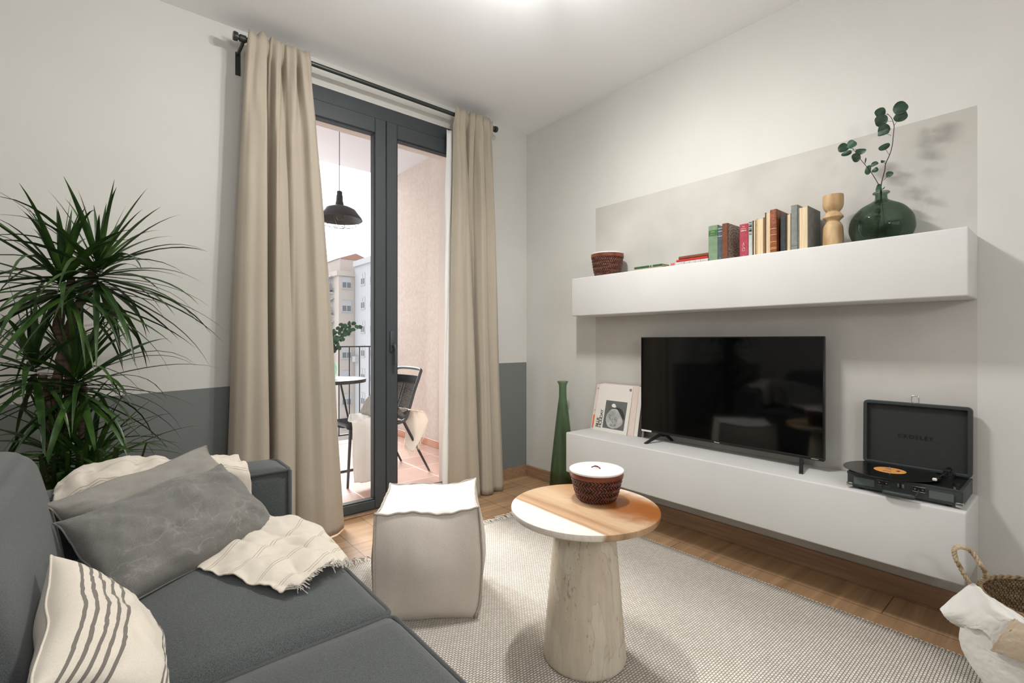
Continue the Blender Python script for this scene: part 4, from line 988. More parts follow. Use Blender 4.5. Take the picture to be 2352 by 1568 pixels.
# ================================================================ POUF
def rbox(bm, size, r, n=14, top=0, side=0, wob=0, seed=0):
    """soft box: rounded edges, bulging faces; centred on the origin"""
    sx_, sy_, sz_ = [v / 2 for v in size]; pos = {}
    faces = []
    def key(p): return tuple(round(c, 5) for c in p)
    verts = {}
    def vert(p):
        k_ = key(p)
        if k_ in verts: return verts[k_]
        x, y, z = p
        X, Y, Z = x * sx_, y * sy_, z * sz_
        ix = max(-sx_ + r, min(sx_ - r, X)); iy = max(-sy_ + r, min(sy_ - r, Y)); iz = max(-sz_ + r, min(sz_ - r, Z))
        d_ = Vector((X - ix, Y - iy, Z - iz)); i_ = Vector((ix, iy, iz))
        q = i_ + (d_.normalized() * r if d_.length > 1e-9 else d_)
        bx, by, bz = (1 - x * x), (1 - y * y), (1 - z * z)
        q.z += (top * bx ** .6 * by ** .6) * (1 if z > 0 else -.15) * abs(z) ** 3
        q.x += side * (1 if x > 0 else -1) * abs(x) ** 3 * (by * bz) ** .7
        q.y += side * (1 if y > 0 else -1) * abs(y) ** 3 * (bx * bz) ** .7
        if wob: q += Vector((noise.noise(q * 7 + Vector((seed, 0, 0))), noise.noise(q * 7 + Vector((0, seed, 9))), noise.noise(q * 9 + Vector((5, seed, 0))))) * wob
        v = bm.verts.new(q); verts[k_] = v; return v
    g = [-1 + 2 * i / n for i in range(n + 1)]
    g = [math.copysign(abs(v) ** .6, v) for v in g]
    for ax in range(3):
        for s_ in (-1, 1):
            for i in range(n):
                for j in range(n):
                    q = []
                    for (a, b_) in ((i, j), (i + 1, j), (i + 1, j + 1), (i, j + 1)):
                        p = [0, 0, 0]; p[ax] = s_; p[(ax + 1) % 3] = g[a]; p[(ax + 2) % 3] = g[b_]
                        q.append(vert(p))
                    if len(set(q)) == 4: bm.faces.new(q)
    return verts
pf = thing('pouf', 'square pale linen pouf with raised seams standing at the rug end', 'pouf', (1.0, 1.71, .012), R(-34))
W2 = .355; HP = .40
bm = newbm()
def pz(x, y): # rumpled top
    u, v = x / (W2 / 2), y / (W2 / 2)
    e = max(0, (1 - u * u)) ** .5 * max(0, (1 - v * v)) ** .5
    n_ = noise.noise(Vector((x * 9, y * 9 + x * 6, 3))); n2_ = noise.noise(Vector((x * 22 + 4, y * 16, 7)))
    return e * (.012 + .030 * n_ + .012 * n2_) - .012 * e * e
n = 44; rows = []
for j in range(n + 1):
    row = []
    for i in range(n + 1):
        u, v = -1 + 2 * i / n, -1 + 2 * j / n
        pin = 1 + .05 * (abs(u * v)) ** 3
        x, y = u * W2 / 2 * pin, v * W2 / 2 * pin
        ez = .012 * (abs(u * v)) ** 4 + .006 * math.sin(u * 5 + v * 3) * max(abs(u), abs(v)) ** 4
        row.append((x, y, HP + pz(u * W2 / 2, v * W2 / 2) + ez))
    rows.append(row)
top_rows = rows
grid(bm, rows)
o = obj('top_panel', bm, M['whitecloth'], pf, smooth=True)
bm = newbm()
per = [rows[0][i] for i in range(n)] + [rows[j][n] for j in range(n)] + [rows[n][n - i] for i in range(n)] + [rows[n - j][0] for j in range(n)]
m_ = len(per); side_rows = []
nz = 26
for k_ in range(nz + 1):
    t_ = k_ / nz; row = []
    for i in range(m_):
        p = Vector(per[i]); f = (i % n) / n
        mid = math.sin(math.pi * f) ** .8
        bul = .030 * math.sin(math.pi * min(1, t_ * 1.02)) ** .7 * mid + .010 * math.sin(math.pi * t_)
        dr = Vector((p.x, p.y, 0)); face = i // n
        nr = [Vector((0, -1, 0)), Vector((1, 0, 0)), Vector((0, 1, 0)), Vector((-1, 0, 0))][face]
        base = Vector((p.x, p.y, 0)) * (1 - .02 * t_)
        q = base + nr * bul + dr.normalized() * .008 * math.sin(math.pi * t_)
        q *= 1 - .06 * max(0, (t_ - .86) / .14) ** 2
        z = p.z * (1 - t_)
        q.z = z
        w_ = .0035 * noise.noise(Vector((q.x * 14, q.y * 14, z * 8))) + .005 * noise.noise(Vector((f * 5 + face * 7, z * 22, 2))) * max(0, 1 - abs(t_ - .9) * 6)
        q += nr * w_; q.z = max(q.z, 0)
        row.append(q)
    side_rows.append(row)
grid(bm, side_rows, True)
obj('side_panels', bm, M['pouf'], pf, smooth=True)
bm = newbm(); tube(bm, [Vector(p) + Vector((p[0] * .018, p[1] * .018, .002 + .002 * math.sin(i * .9))) for i, p in enumerate(per)], .0042, 6, True)
obj('top_seam', bm, M['poufseam'], pf, smooth=True)
for c in range(4):
    bm = newbm(); tube(bm, [side_rows[k_][c * n] * 1.0 + Vector((side_rows[k_][c * n].x, side_rows[k_][c * n].y, 0)).normalized() * .003 for k_ in range(nz + 1)], .004, 6)
    obj('corner_seam', bm, M['poufseam'], pf, smooth=True)

# ================================================================ SOFA
sf = thing('sofa', 'dark grey fabric sofa with piped edges facing the television wall', 'sofa', (.1, .6, 0))
SO = Vector((.1, .6, 0))
def smod(nm, a, b_, r, top, side, m, par=None, n=16, tilt=0, label=None):
    a, b_ = Vector(a), Vector(b_); c = (a + b_) / 2
    bm = newbm(); rbox(bm, b_ - a, r, n, top, side, .0015, c.y * 9)
    o = obj(nm, bm, m, par or sf, smooth=True); o.location = c - SO
    if tilt: o.rotation_euler = (0, tilt, 0)
    return o, (b_ - a) / 2
def pipe(par, pts, r=.006, nm='piping'):
    bm = newbm(); tube(bm, pts, r, 8, True); return obj(nm, bm, M['piping'], par, smooth=True)
def rect_loop(hx_, hy_, z, r, n=5):
    out = []
    for cx_, cy_, a0 in ((hx_ - r, hy_ - r, 0), (-hx_ + r, hy_ - r, 90), (-hx_ + r, -hy_ + r, 180), (hx_ - r, -hy_ + r, 270)):
        for i in range(n + 1):
            a = R(a0 + 90 * i / n); out.append((cx_ + r * math.cos(a), cy_ + r * math.sin(a), z))
    return out
bm = newbm(); box2(bm, Vector((-.33, -.7, .06)) - SO, Vector((.455, 1.99, .14)) - SO, .01, 2); obj('base', bm, M['sofa'], sf, smooth='auto')
for xx, yv in ((-.28, 1.93), (.40, 1.93), (.40, 1.06), (-.28, 1.0), (-.28, -.6), (.40, -.6)):
    bm = newbm(); lathe(bm, [(.018, .0), (.022, .065)], 16, Vector((xx, yv, .0)) - SO, None, 1, 1, True, True); obj('leg', bm, M['black'], sf, smooth='auto')
for (ya_, yb_, tp) in ((1.022, 1.828, .040), (-.70, 1.016, .040)):
    o, hs = smod('seat', (-.17, ya_, .13), (.495, yb_, .435), .022, tp, .006, M['sofa'], n=22)
    pipe(o, rect_loop(hs.x + .001, hs.y + .001, hs.z - .012, .022))
o, hs = smod('armrest', (-.36, 1.838, .10), (.495, 2.02, .596), .022, .016, .007, M['sofa'], n=14)
pipe(o, rect_loop(hs.x + .001, hs.y + .001, hs.z - .008, .018))
bm = newbm(); tube(bm, [(hs.x + .001, yy_, z_) for yy_, z_ in ((-hs.y, -hs.z), (-hs.y, hs.z - .01))], .006, 8); tube(bm, [(hs.x - .001, hs.y, -hs.z), (hs.x - .001, hs.y, hs.z - .01)], .006, 8); obj('end_piping', bm, M['piping'], o, smooth=True)
o, hs = smod('backrest', (-.345, 1.01, .36), (-.125, 1.832, .755), .055, .02, .03, M['sofa'], n=16, tilt=R(-11))
pipe(o, [(-hs.x * .55, -hs.y + .02, hs.z + .004), (-hs.x * .55, hs.y - .03, hs.z + .004), (-hs.x * .55, hs.y + .004, hs.z - .05), (-hs.x * .55, hs.y + .004, -hs.z), (-hs.x * .6, 0, -hs.z), (-hs.x * .55, -hs.y, -hs.z), (-hs.x * .55, -hs.y, hs.z - .04)])
o, hs = smod('backrest', (-.355, -.68, .36), (-.145, .985, .735), .055, .02, .03, M['sofa'], n=16, tilt=R(-11))

# ================================================================ PILLOWS
def pillow(name, label, TL, TR, BR, BL, t, m, seed, wr=.006, flange=0, group='cushions on the sofa', pin=.07):
    TL, TR, BR, BL = map(Vector, (TL, TR, BR, BL)); C_ = (TL + TR + BR + BL) / 4
    U = ((TR - TL) + (BR - BL)) / 4; V = ((TL - BL) + (TR - BR)) / 4
    nrm = U.cross(V).normalized()
    bm = newbm(); lay = bm.loops.layers.uv.verify(); n_ = 44
    sides = []
    for sgn in (1, -1):
        g = []
        for j in range(n_ + 1):
            row = []
            for i in range(n_ + 1):
                u, v = -1 + 2 * i / n_, -1 + 2 * j / n_
                u = math.sin(u * math.pi / 2) * .45 + u * .55; v = math.sin(v * math.pi / 2) * .45 + v * .55
                uu = u * (1 - pin * (1 - v * v)); vv = v * (1 - pin * (1 - u * u))
                s_, r_ = (uu + 1) / 2, (vv + 1) / 2
                p = (BL * (1 - s_) + BR * s_) * (1 - r_) + (TL * (1 - s_) + TR * s_) * r_
                h_ = t / 2 * (max(0, 1 - abs(u) ** 2.4) * max(0, 1 - abs(v) ** 2.4)) ** .5
                edge = 1 - max(abs(u), abs(v)) ** 6
                w_ = wr * (noise.noise(Vector((u * 3.5 + seed, v * 3.5 + u * 2, sgn))) + .6 * noise.noise(Vector((u * 9, v * 8 + seed, sgn * 3))) + .35 * noise.noise(Vector((u * 21 + seed, v * 17 + u * 8, sgn))))
                q = p + nrm * sgn * (h_ + w_ * edge * 1.6)
                q += nrm * (.012 if wr < .0045 else .030) * noise.noise(Vector((u * 1.9, v * 1.9, seed))) * (1 - edge * .6)
                row.append(q - C_)
            g.append(row)
        sides.append(g)
    vr = grid(bm, sides[0])
    vb = []
    for j in range(n_ + 1):
        row = []
        for i in range(n_ + 1):
            if i in (0, n_) or j in (0, n_): row.append(vr[j][i])
            else: row.append(bm.verts.new(sides[1][j][i]))
        vb.append(row)
    for j in range(n_):
        for i in range(n_):
            f = bm.faces.new((vb[j][i], vb[j + 1][i], vb[j + 1][i + 1], vb[j][i + 1]))
            for lp, (a, b_) in zip(f.loops, ((i, j), (i, j + 1), (i + 1, j + 1), (i + 1, j))): lp[lay].uv = (a / n_, b_ / n_)
    root = thing(name, label, 'cushion', C_, 0, group)
    o = obj('cover', bm, m, root, smooth=True)
    per_ = [sides[0][0][i] for i in range(n_)] + [sides[0][j][n_] for j in range(n_)] + [sides[0][n_][n_ - i] for i in range(n_)] + [sides[0][n_ - j][0] for j in range(n_)]
    bm = newbm(); tube(bm, [p * 1.002 for p in per_], .0021, 6, True); obj('edge_seam', bm, m, root, smooth=True)
    return root
pillow('cushion', 'crumpled dark grey rectangular cushion, the front one of the two grey cushions', (-.105, 1.565, .618), (.265, 1.735, .668), (.415, 1.60, .475), (.005, 1.325, .475), .14, M['greypillow'], 3, .009, pin=.05)
pillow('cushion', 'taupe grey rectangular cushion leaning behind the crumpled dark grey one', (-.135, 1.65, .648), (.235, 1.81, .715), (.36, 1.72, .50), (.0, 1.56, .49), .10, M['greypillow2'], 11, .005, pin=.05)
pillow('cushion', 'cream cushion with dark woven stripes leaning on the sofa back', (-.082, .93, .575), (-.088, 1.26, .645), (.045, 1.225, .458), (.075, .93, .468), .125, M['stripepillow'], 21, .003, pin=.06)

# ================================================================ THROW ON THE SOFA
th = thing('throw_blanket', 'cream cotton throw with fine stripes draped over the sofa arm and seat', 'blanket', (.3, 1.7, .6))
TO = Vector((.3, 1.7, .6))
def cloth_sheet(nm, ctrl, m, par, org, seed, nu=12, nv=12, wr=.006, th_=.003, fr=(7, 7), fold=None):
    g = sheet([[Vector(p) for p in r] for r in ctrl], nu, nv)
    out = []
    for j, r in enumerate(g):
        row = []
        for i, p in enumerate(r):
            s_ = i / (len(r) - 1); t_ = j / (len(g) - 1)
            n1 = noise.noise(Vector((s_ * fr[0] + seed, t_ * fr[1] + s_ * 3, seed))); n2 = noise.noise(Vector((s_ * fr[0] * 2.6, t_ * fr[1] * 2.2 + seed, 2)))
            q = p + Vector((.3 * n2, .4 * n1, n1 + .45 * n2)) * wr - org
            if fold:
                ph_ = 2 * math.pi * (s_ * fold[1] + t_ * fold[2]) + 3.5 * noise.noise(Vector((s_ * 2.2, t_ * 2.2, seed + 3)))
                q.z += fold[0] * (abs(math.sin(ph_)) ** .7 - .4) * (.5 + .5 * math.sin(math.pi * min(1, s_ * 1.1)))
            row.append(q)
        out.append(row)
    bm = newbm(); grid(bm, out); o = obj(nm, bm, m, par, smooth=True); solid(o, th_, 1); return o, out
# over the arm
c0 = [[(-.12, 2.04, .58), (-.06, 2.05, .60), (.02, 2.06, .60), (.13, 2.06, .58), (.24, 2.05, .57), (.345, 2.05, .56)],
      [(-.125, 1.97, .608), (-.07, 1.98, .648), (.03, 1.98, .672), (.14, 1.98, .645), (.25, 1.985, .635), (.35, 1.985, .625)],
      [(-.125, 1.90, .612), (-.06, 1.91, .662), (.05, 1.89, .662), (.16, 1.90, .665), (.27, 1.90, .648), (.355, 1.90, .628)],
      [(-.12, 1.845, .60), (-.045, 1.84, .632), (.07, 1.83, .645), (.18, 1.84, .645), (.28, 1.835, .632), (.362, 1.832, .612)],
      [(-.10, 1.825, .55), (-.02, 1.82, .57), (.09, 1.82, .58), (.19, 1.82, .58), (.29, 1.818, .56), (.368, 1.818, .53)],
      [(-.09, 1.82, .49), (.0, 1.815, .49), (.10, 1.812, .49), (.20, 1.812, .49), (.30, 1.812, .48), (.372, 1.812, .475)]]
cloth_sheet('arm_drape', c0, M['throwm'], th, TO, 4, wr=.016, fr=(9, 5), fold=(.016, 1.6, 1.0))
zs = .487
def S(px, py, z=zs): return P_z(px, py, z)
c1_ = [[S(452, 1303, .482), S(500, 1262, .492), (.30, 1.60, .50), (.36, 1.70, .505), S(605, 1187, .515)],
      [S(500, 1318, .483), S(555, 1275, .502), S(600, 1240, .50), S(640, 1215, .507), S(668, 1188, .51)],
      [S(560, 1335, .482), S(610, 1290, .498), S(665, 1255, .488), S(705, 1225, .506), S(728, 1208, .498)],
      [S(610, 1350, .479), S(660, 1315, .486), S(712, 1283, .496), S(748, 1255, .488), S(768, 1245, .488)],
      [S(650, 1362, .474), S(695, 1340, .478), S(738, 1312, .480), S(775, 1292, .473), S(800, 1288, .452)]]
o_, g_ = cloth_sheet('seat_drape', c1_, M['throwm'], th, TO, 9, wr=.008, fr=(6, 6), fold=(.013, 1.7, -.9))
bm = newbm(); rnd = random.Random(5)
last = g_[-1]
for i in range(0, len(last) - 1):
    for k_ in range(3):
        p = last[i].lerp(last[i + 1], k_ / 3) + Vector((0, 0, .002)); q = g_[-3][i]; dr = (p - q).normalized()
        a = Vector((rnd.uniform(-.3, .3), rnd.uniform(-.3, .3), -.05)) + dr
        l = rnd.uniform(.012, .024)
        tube(bm, [p, p + a * l * .5 + Vector((0, 0, .002)), p + a * l + Vector((rnd.uniform(-.003, .003), 0, -.002))], .0009, 4)
o = obj('fringe', bm, M['fringe'], th); o['kind'] = 'stuff'

# ================================================================ DRACAENA
PX_, PY_ = -.14, 2.38
dr_ = thing('dracaena_plant', 'tall bushy dracaena with long pointed leaves standing behind the sofa arm', 'plant', (PX_, PY_, 0))
bm = newbm(); lathe(bm, [(.0001, 0), (.11, 0), (.115, .005), (.15, .28), (.158, .29), (.158, .31), (.145, .31), (.14, .28), (.0001, .27)], 40); obj('pot', bm, M['potm'], dr_, smooth='auto')
bm = newbm(); lathe(bm, [(.0001, .275), (.138, .283)], 24); obj('soil', bm, M['soil'], dr_)
def D(px, py, Y=PY_): return P_y(px, py, Y) - Vector((PX_, PY_, 0))
heads = [(D(142, 655), .40, 70, 1.0, 1), (D(226, 628, 2.36), .40, 72, 1.0, 2), (D(80, 850), .33, 44, .85, 3), (D(178, 880, 2.34), .37, 66, .9, 4), (D(140, 1060, 2.36), .36, 66, .85, 5), (D(210, 1085, 2.32), .36, 60, .8, 6)]
trunks = [[(.01, .01, .27), D(150, 1010), D(158, 860), D(132, 740), D(165, 640)], [(-.03, .03, .27), D(130, 930), D(145, 800), D(185, 690), D(226, 600)], [(-.05, -.03, .27), D(118, 960), D(96, 860)], [(.05, -.02, .27), D(190, 960), D(190, 880)], [(.02, -.05, .27), D(160, 1100)]]
for t_ in trunks:
    bm = newbm(); c = catmull(t_, 8); tube(bm, [p + Vector((.003 * math.sin(i * 2.1), 0, 0)) for i, p in enumerate(c)], [.0155 - .004 * i / len(c) + .0008 * (i % 2) for i in range(len(c))], 10); obj('stem', bm, M['trunk'], dr_, smooth=True)
def head(c, L_, n_, up, seed):
    rnd = random.Random(seed * 13); bm = newbm()
    for k_ in range(n_):
        f = k_ / n_
        az_ = k_ * 2.39996 + rnd.uniform(-.2, .2)
        el = R(80) * (1 - f) ** 1.3 - R(30) * f + R(rnd.uniform(-12, 12))
        l = L_ * rnd.uniform(.8, 1.15) * (.66 + .42 * min(1, f * 2.2))
        d_ = Vector((math.cos(az_) * math.cos(el), math.sin(az_) * math.cos(el), math.sin(el)))
        side = Vector((-math.sin(az_), math.cos(az_), 0)); side = (side + d_.cross(side) * rnd.uniform(-.4, .4)).normalized()
        w0 = rnd.uniform(.0075, .0122); p = Vector(c) + Vector((rnd.uniform(-.01, .01), rnd.uniform(-.01, .01), (.5 - f) * .10)); ns = 9; prev = None
        droop = rnd.uniform(.5, 1.9) * (.35 + .75 * math.cos(el) ** 2)
        dd = d_.copy(); seg = l / ns
        for s_ in range(ns + 1):
            t_ = s_ / ns; w_ = w0 * min(1, .45 + t_ * 3.5) * (1 - t_ ** 2.2) + .0003
            nr = dd.cross(side).normalized()
            wp = p + Vector((PX_, PY_, 0))
            if wp.y > 2.77: p.y = 2.77 - PY_
            if wp.y < 2.10 and wp.z < .66: p.z = max(p.z, .66); 
            if wp.y < 2.10 and wp.x > -.40 and wp.z < .72: p.z = max(p.z, .70)
            a, b_, m__ = bm.verts.new(p - side * w_), bm.verts.new(p + side * w_), bm.verts.new(p - nr * w_ * .35)
            if prev:
                bm.faces.new((prev[0], prev[2], m__, a)); bm.faces.new((prev[2], prev[1], b_, m__))
            prev = (a, b_, m__)
            dd = (dd + Vector((0, 0, -1)) * droop * (.03 + .22 * t_ ** 1.4)).normalized()
            p = p + dd * seg
    o = obj('foliage', bm, M['leafd'], dr_, smooth=True); return o
for h_ in heads: head(*h_)

# ================================================================ STRAW BASKET AND ITS CLOTH
bk = thing('straw_basket', 'round woven seagrass basket with rope handle at the right edge beside the bench', 'basket', (2.105, .035, .0115))
bm = newbm(); nseg = 72; rws = []
prf = [(.135, 0), (.150, .02), (.163, .08), (.172, .15), (.176, .22), (.174, .272)]
prc = catmull([(a, b_, 0) for a, b_ in prf], 6)
for j, p in enumerate(prc):
    rws.append([((p.x + .0028 * math.sin(i * math.pi / 1 + j * math.pi / 2 + 0) * (1 if (i + j) % 2 else -1)) * math.cos(2 * math.pi * i / nseg), (p.x + .0022 * (1 if (i + j) % 2 else -1)) * math.sin(2 * math.pi * i / nseg), p.y) for i in range(nseg)])
grid(bm, rws, True); bm.faces.new([bm.verts.new(p) for p in reversed(rws[0])])
wv = brickmat('seagrass_weave', (rgb(150, 126, 92), rgb(116, 94, 66)), rgb(62, 48, 34), 1 / 110, 1 / 40, .0016, .5, .8, R(0), None, .8, smooth=.6)
_nt = wv.node_tree; _tc = [n for n in _nt.nodes if n.type == 'TEX_COORD'][-1]; _mp = [n for n in _nt.nodes if n.type == 'MAPPING'][-1]
_nt.links.new(_tc.outputs['UV'], _mp.inputs[0])
o = obj('woven_body', bm, wv, bk); solid(o, .006, -1)
bm = newbm()
for ph_ in (0, math.pi):
    tube(bm, [((.174 + .0035 * math.cos(i * .8 + ph_)) * math.cos(2 * math.pi * i / 180), (.174 + .0035 * math.cos(i * .8 + ph_)) * math.sin(2 * math.pi * i / 180), .275 + .004 * math.sin(i * .8 + ph_)) for i in range(180)], .0042, 6, True)
obj('braided_rim', bm, M['seagrass'], bk, smooth=True)
BO = Vector((2.105, .035, .0115))
hp = [P_z(2231, 1345, .285), P_z(2214, 1318, .322), P_z(2196, 1284, .372), P_z(2192, 1262, .40), P_z(2205, 1256, .41), P_z(2228, 1264, .40), P_z(2250, 1292, .37), P_z(2264, 1320, .33), P_z(2254, 1336, .30)]
hc = catmull([p - BO for p in hp], 14)
bm = newbm()
for k_ in range(3):
    pts = []
    for i, p in enumerate(hc):
        t_ = (hc[min(i + 1, len(hc) - 1)] - hc[max(i - 1, 0)]).normalized(); u_ = t_.cross(Vector((.6, .8, .1))).normalized(); w_ = t_.cross(u_); a = i * .55 + k_ * 2.094
        pts.append(p + (u_ * math.cos(a) + w_ * math.sin(a)) * .0035)
    tube(bm, pts, .0036, 6)
obj('rope_handle', bm, M['rope'], bk, smooth=True)
cb = thing('linen_cloth', 'white and beige linen cloth hanging out of the straw basket', 'cloth', BO)
Z = P_z
def K(px, py, o_=0):
    xs__ = [(2150, 2.0), (2210, 1.985), (2240, 1.962), (2270, 1.942), (2310, 1.926), (2360, 1.914), (2430, 1.905), (2500, 1.90)]
    for (a, xa), (b_, xb) in zip(xs__, xs__[1:]):
        if px <= b_: break
    return P_x(px, py, xa + (xb - xa) * (px - a) / (b_ - a) - o_)
k1 = [[Z(2158, 1398, .212), Z(2192, 1372, .248), Z(2236, 1341, .298), Z(2266, 1366, .299), Z(2308, 1392, .294), Z(2366, 1428, .290)],
      [Z(2168, 1412, .200), Z(2206, 1402, .232), Z(2246, 1384, .272), K(2284, 1396, .008), K(2326, 1420, .010), K(2380, 1456, .008)],
      [Z(2186, 1428, .182), Z(2220, 1428, .208), K(2256, 1424, .012), K(2292, 1428, .018), K(2332, 1440, .02), K(2392, 1478, .018)],
      [Z(2204, 1438, .166), K(2232, 1442, .010), K(2256, 1448, .012), K(2276, 1466, .012), K(2288, 1496, .010), K(2340, 1520, .010)]]
cloth_sheet('upper_fold', k1, M['whitecloth'], cb, BO, 3, wr=.005)
k2 = [[K(2206, 1440), K(2236, 1438), K(2266, 1446, .002), K(2300, 1470, .002), K(2350, 1500, .002), K(2400, 1520)],
      [K(2206, 1474), K(2236, 1472), K(2268, 1482), K(2304, 1500), K(2352, 1520), K(2410, 1540)],
      [K(2222, 1512, -.004), K(2252, 1512), K(2284, 1518), K(2318, 1528), K(2362, 1540), K(2420, 1556)],
      [K(2248, 1550, -.01), K(2274, 1552, -.006), K(2304, 1556, -.004), K(2336, 1560), K(2374, 1566), K(2430, 1576)],
      [K(2276, 1592, -.02), K(2298, 1596, -.016), K(2328, 1600, -.012), K(2362, 1604, -.01), K(2400, 1608, -.01), K(2440, 1612, -.01)]]
cloth_sheet('lower_fold', k2, M['whitecloth'], cb, BO, 7, wr=.005)
k3 = [[K(2330, 1420, .034), K(2350, 1430, .036), K(2400, 1450, .034)],
      [K(2308, 1448, .038), K(2345, 1456, .044), K(2410, 1478, .040)],
      [K(2290, 1470, .036), K(2335, 1482, .044), K(2410, 1506, .040)],
      [K(2276, 1492, .022), K(2326, 1510, .034), K(2410, 1546, .032)]]
o, _g = cloth_sheet('beige_fold', k3, M['beigecloth'], cb, BO, 5, wr=.004); o['label'] = 'beige underside fold of the cloth'

# ================================================================ BALCONY THINGS
def part(nm, m, par, build, smooth=False):
    bm = newbm(); build(bm); return obj(nm, bm, m, par, smooth=smooth)
rl = thing('balcony_railing', 'thin black metal railing along the outer edge of the balcony', 'railing', (0, YE - .05, BF))
part('top_rail', M['iron'], rl, lambda b: box2(b, (-3, -.015, .998), (XR, .015, 1.012)))
part('bottom_rail', M['iron'], rl, lambda b: box2(b, (-3, -.012, .06), (XR, .012, .075)))
xs = XR - .08; xs_ = []
while xs > -.6: xs_.append(xs); xs -= .112
b0 = part('baluster', M['iron'], rl, lambda b: tube(b, [(0, 0, .07), (0, 0, 1.0)], .0065, 8)); b0.location.x = xs_[0]
for x_ in xs_[1:]:
    c = b0.copy(); COL.objects.link(c); c.location.x = x_
# pendant lamp
LX, LY = 1.42, 3.87
lp = thing('pendant_lamp', 'black industrial pendant lamp with wire cage hanging over the balcony', 'lamp', (LX, LY, BC))
lz = 2.03 - BC
part('cord', M['gasket'], lp, lambda b: tube(b, [(0, 0, 0), (0, 0, lz + .225)], .0028, 8))
part('canopy', M['iron'], lp, lambda b: lathe(b, [(.0001, -.02), (.045, -.02), (.05, 0)], 24), 'auto')
shd = part('lamp_shade', M['iron'], lp, lambda b: lathe(b, [(.0001, .232), (.018, .230), (.0215, .222), (.0215, .20), (.025, .195), (.025, .18), (.027, .15), (.036, .113), (.05, .108), (.085, .100), (.125, .080), (.150, .045), (.172, .018), (.180, .0), (.176, .0), (.168, .015), (.146, .042), (.12, .074), (.08, .093), (.0001, .098)], 48, (0, 0, lz)), 'auto')
part('light_bulb', M['bulb'], lp, lambda b: lathe(b, [(.0001, -.005), (.018, .0), (.030, .02), (.030, .036), (.016, .066), (.014, .092)], 24, (0, 0, lz)), True)
def cage(b):
    for k_ in range(8):
        a = 2 * math.pi * k_ / 8 + .2; tube(b, [((.178 * math.cos(t_ * 1.571)) * math.cos(a), (.178 * math.cos(t_ * 1.571)) * math.sin(a), lz - .062 * math.sin(t_ * 1.571)) for t_ in (0, .2, .4, .6, .8, .93)], .0016, 5)
    for r_, z_ in ((.178, 0), (.128, -.043), (.045, -.060)): tube(b, [(r_ * math.cos(2 * math.pi * i / 32), r_ * math.sin(2 * math.pi * i / 32), lz + z_) for i in range(32)], .0016, 5, True)
part('wire_cage', M['rodm'], lp, cage)
# bistro table
BTX, BTY, BTZ = 1.365, 3.98, .735
bt = thing('bistro_table', 'small round metal bistro table on the balcony under the pendant lamp', 'table', (BTX, BTY, BF)); h_ = BTZ - BF
part('tabletop', M['tabletop2'], bt, lambda b: lathe(b, [(.0001, h_ - .004), (.292, h_ - .004), (.292, h_), (.0001, h_)], 64), 'auto')
part('table_rim', M['iron'], bt, lambda b: lathe(b, [(.292, h_ - .026), (.30, h_ - .026), (.30, h_ + .001), (.292, h_ + .001), (.292, h_ - .026)], 64), 'auto')
for k_ in range(3):
    a = R(120 * k_); part('leg', M['iron'], bt, lambda b: tube(b, [(.10 * math.cos(a), .10 * math.sin(a), h_ - .02), (.26 * math.cos(a), .26 * math.sin(a), .0)], .0085, 8))
gb = thing('glass_bottle_vase', 'pale green glass bottle vase on the balcony table', 'vase', (BTX, BTY, BTZ + .001))
glassvase(gb, [(.05, 0), (.062, .008), (.074, .05), (.075, .085), (.060, .13), (.030, .155), (.015, .17), (.014, .19), (.019, .197), (.018, .202)], M['glight'], .0025)
rnd = random.Random(12); GO = Vector((BTX, BTY, BTZ + .001))
bq = thing('eucalyptus_bunch', 'leafy eucalyptus branches in the pale green vase on the balcony table', 'plant', GO)
bmS, bmLf = newbm(), newbm()
tips = [(748, 735), (752, 770), (762, 758), (775, 800), (790, 745), (812, 742), (828, 752), (770, 775), (800, 765), (758, 800), (740, 720), (730, 760), (722, 790), (735, 740), (750, 815)]
for i, (x_, y_) in enumerate(tips):
    e = P_y(x_, y_, BTY + rnd.uniform(-.12, .12)) - GO
    c = catmull([Vector((rnd.uniform(-.02, .02), rnd.uniform(-.02, .02), .01)), Vector((0, 0, .19)), Vector((e.x * .45, e.y * .5, .19 + (e.z - .19) * .65)), e], 6)
    tube(bmS, c, .0014, 5)
    for k_ in range(9, len(c), 2):
        for s_ in (-1, 1):
            q = c[k_] + Vector((s_ * rnd.uniform(.012, .026), rnd.uniform(-.02, .02), rnd.uniform(-.012, .018)))
            leafdisc(bmLf, q, rnd.uniform(.015, .024), rnd.uniform(.013, .019), rnd.uniform(-1, 1), (rnd.uniform(-.9, .3), -1, rnd.uniform(-.6, .6)), i)
obj('stems', bmS, M['twig'], bq); obj('leaves', bmLf, M['leafeucl'], bq, smooth=True)
# rope chair facing the table
ch = thing('garden_chair', 'black cord garden chair on the terracotta balcony floor facing the table', 'chair', (1.60, 3.66, BF), R(4))
SH = .43 - BF
def frame_seat(b):
    hwd = .205
    pts = [(-.27, hwd, SH - .02), (-.30, hwd - .03, SH), (-.30, -hwd + .03, SH), (-.27, -hwd, SH - .02), (-.05, -hwd, SH - .03), (.16, -hwd, SH - .02), (.215, -hwd, SH + .06), (.27, -hwd, SH + .22), (.325, -hwd + .01, SH + .34), (.345, -hwd + .05, SH + .385), (.345, hwd - .05, SH + .385), (.325, hwd - .01, SH + .34), (.27, hwd, SH + .22), (.215, hwd, SH + .06), (.16, hwd, SH - .02), (-.05, hwd, SH - .03)]
    tube(b, catmull(pts, 6, True), .0125, 10, True)
part('frame', M['iron'], ch, frame_seat, 'auto')
def lerp(a, b_, t): return a + (b_ - a) * t
bk_pts = [(.17, SH - .01), (.215, SH + .06), (.245, SH + .14), (.27, SH + .22), (.30, SH + .29), (.318, SH + .325)]
cc = catmull([(a, b_, 0) for a, b_ in bk_pts], 9)
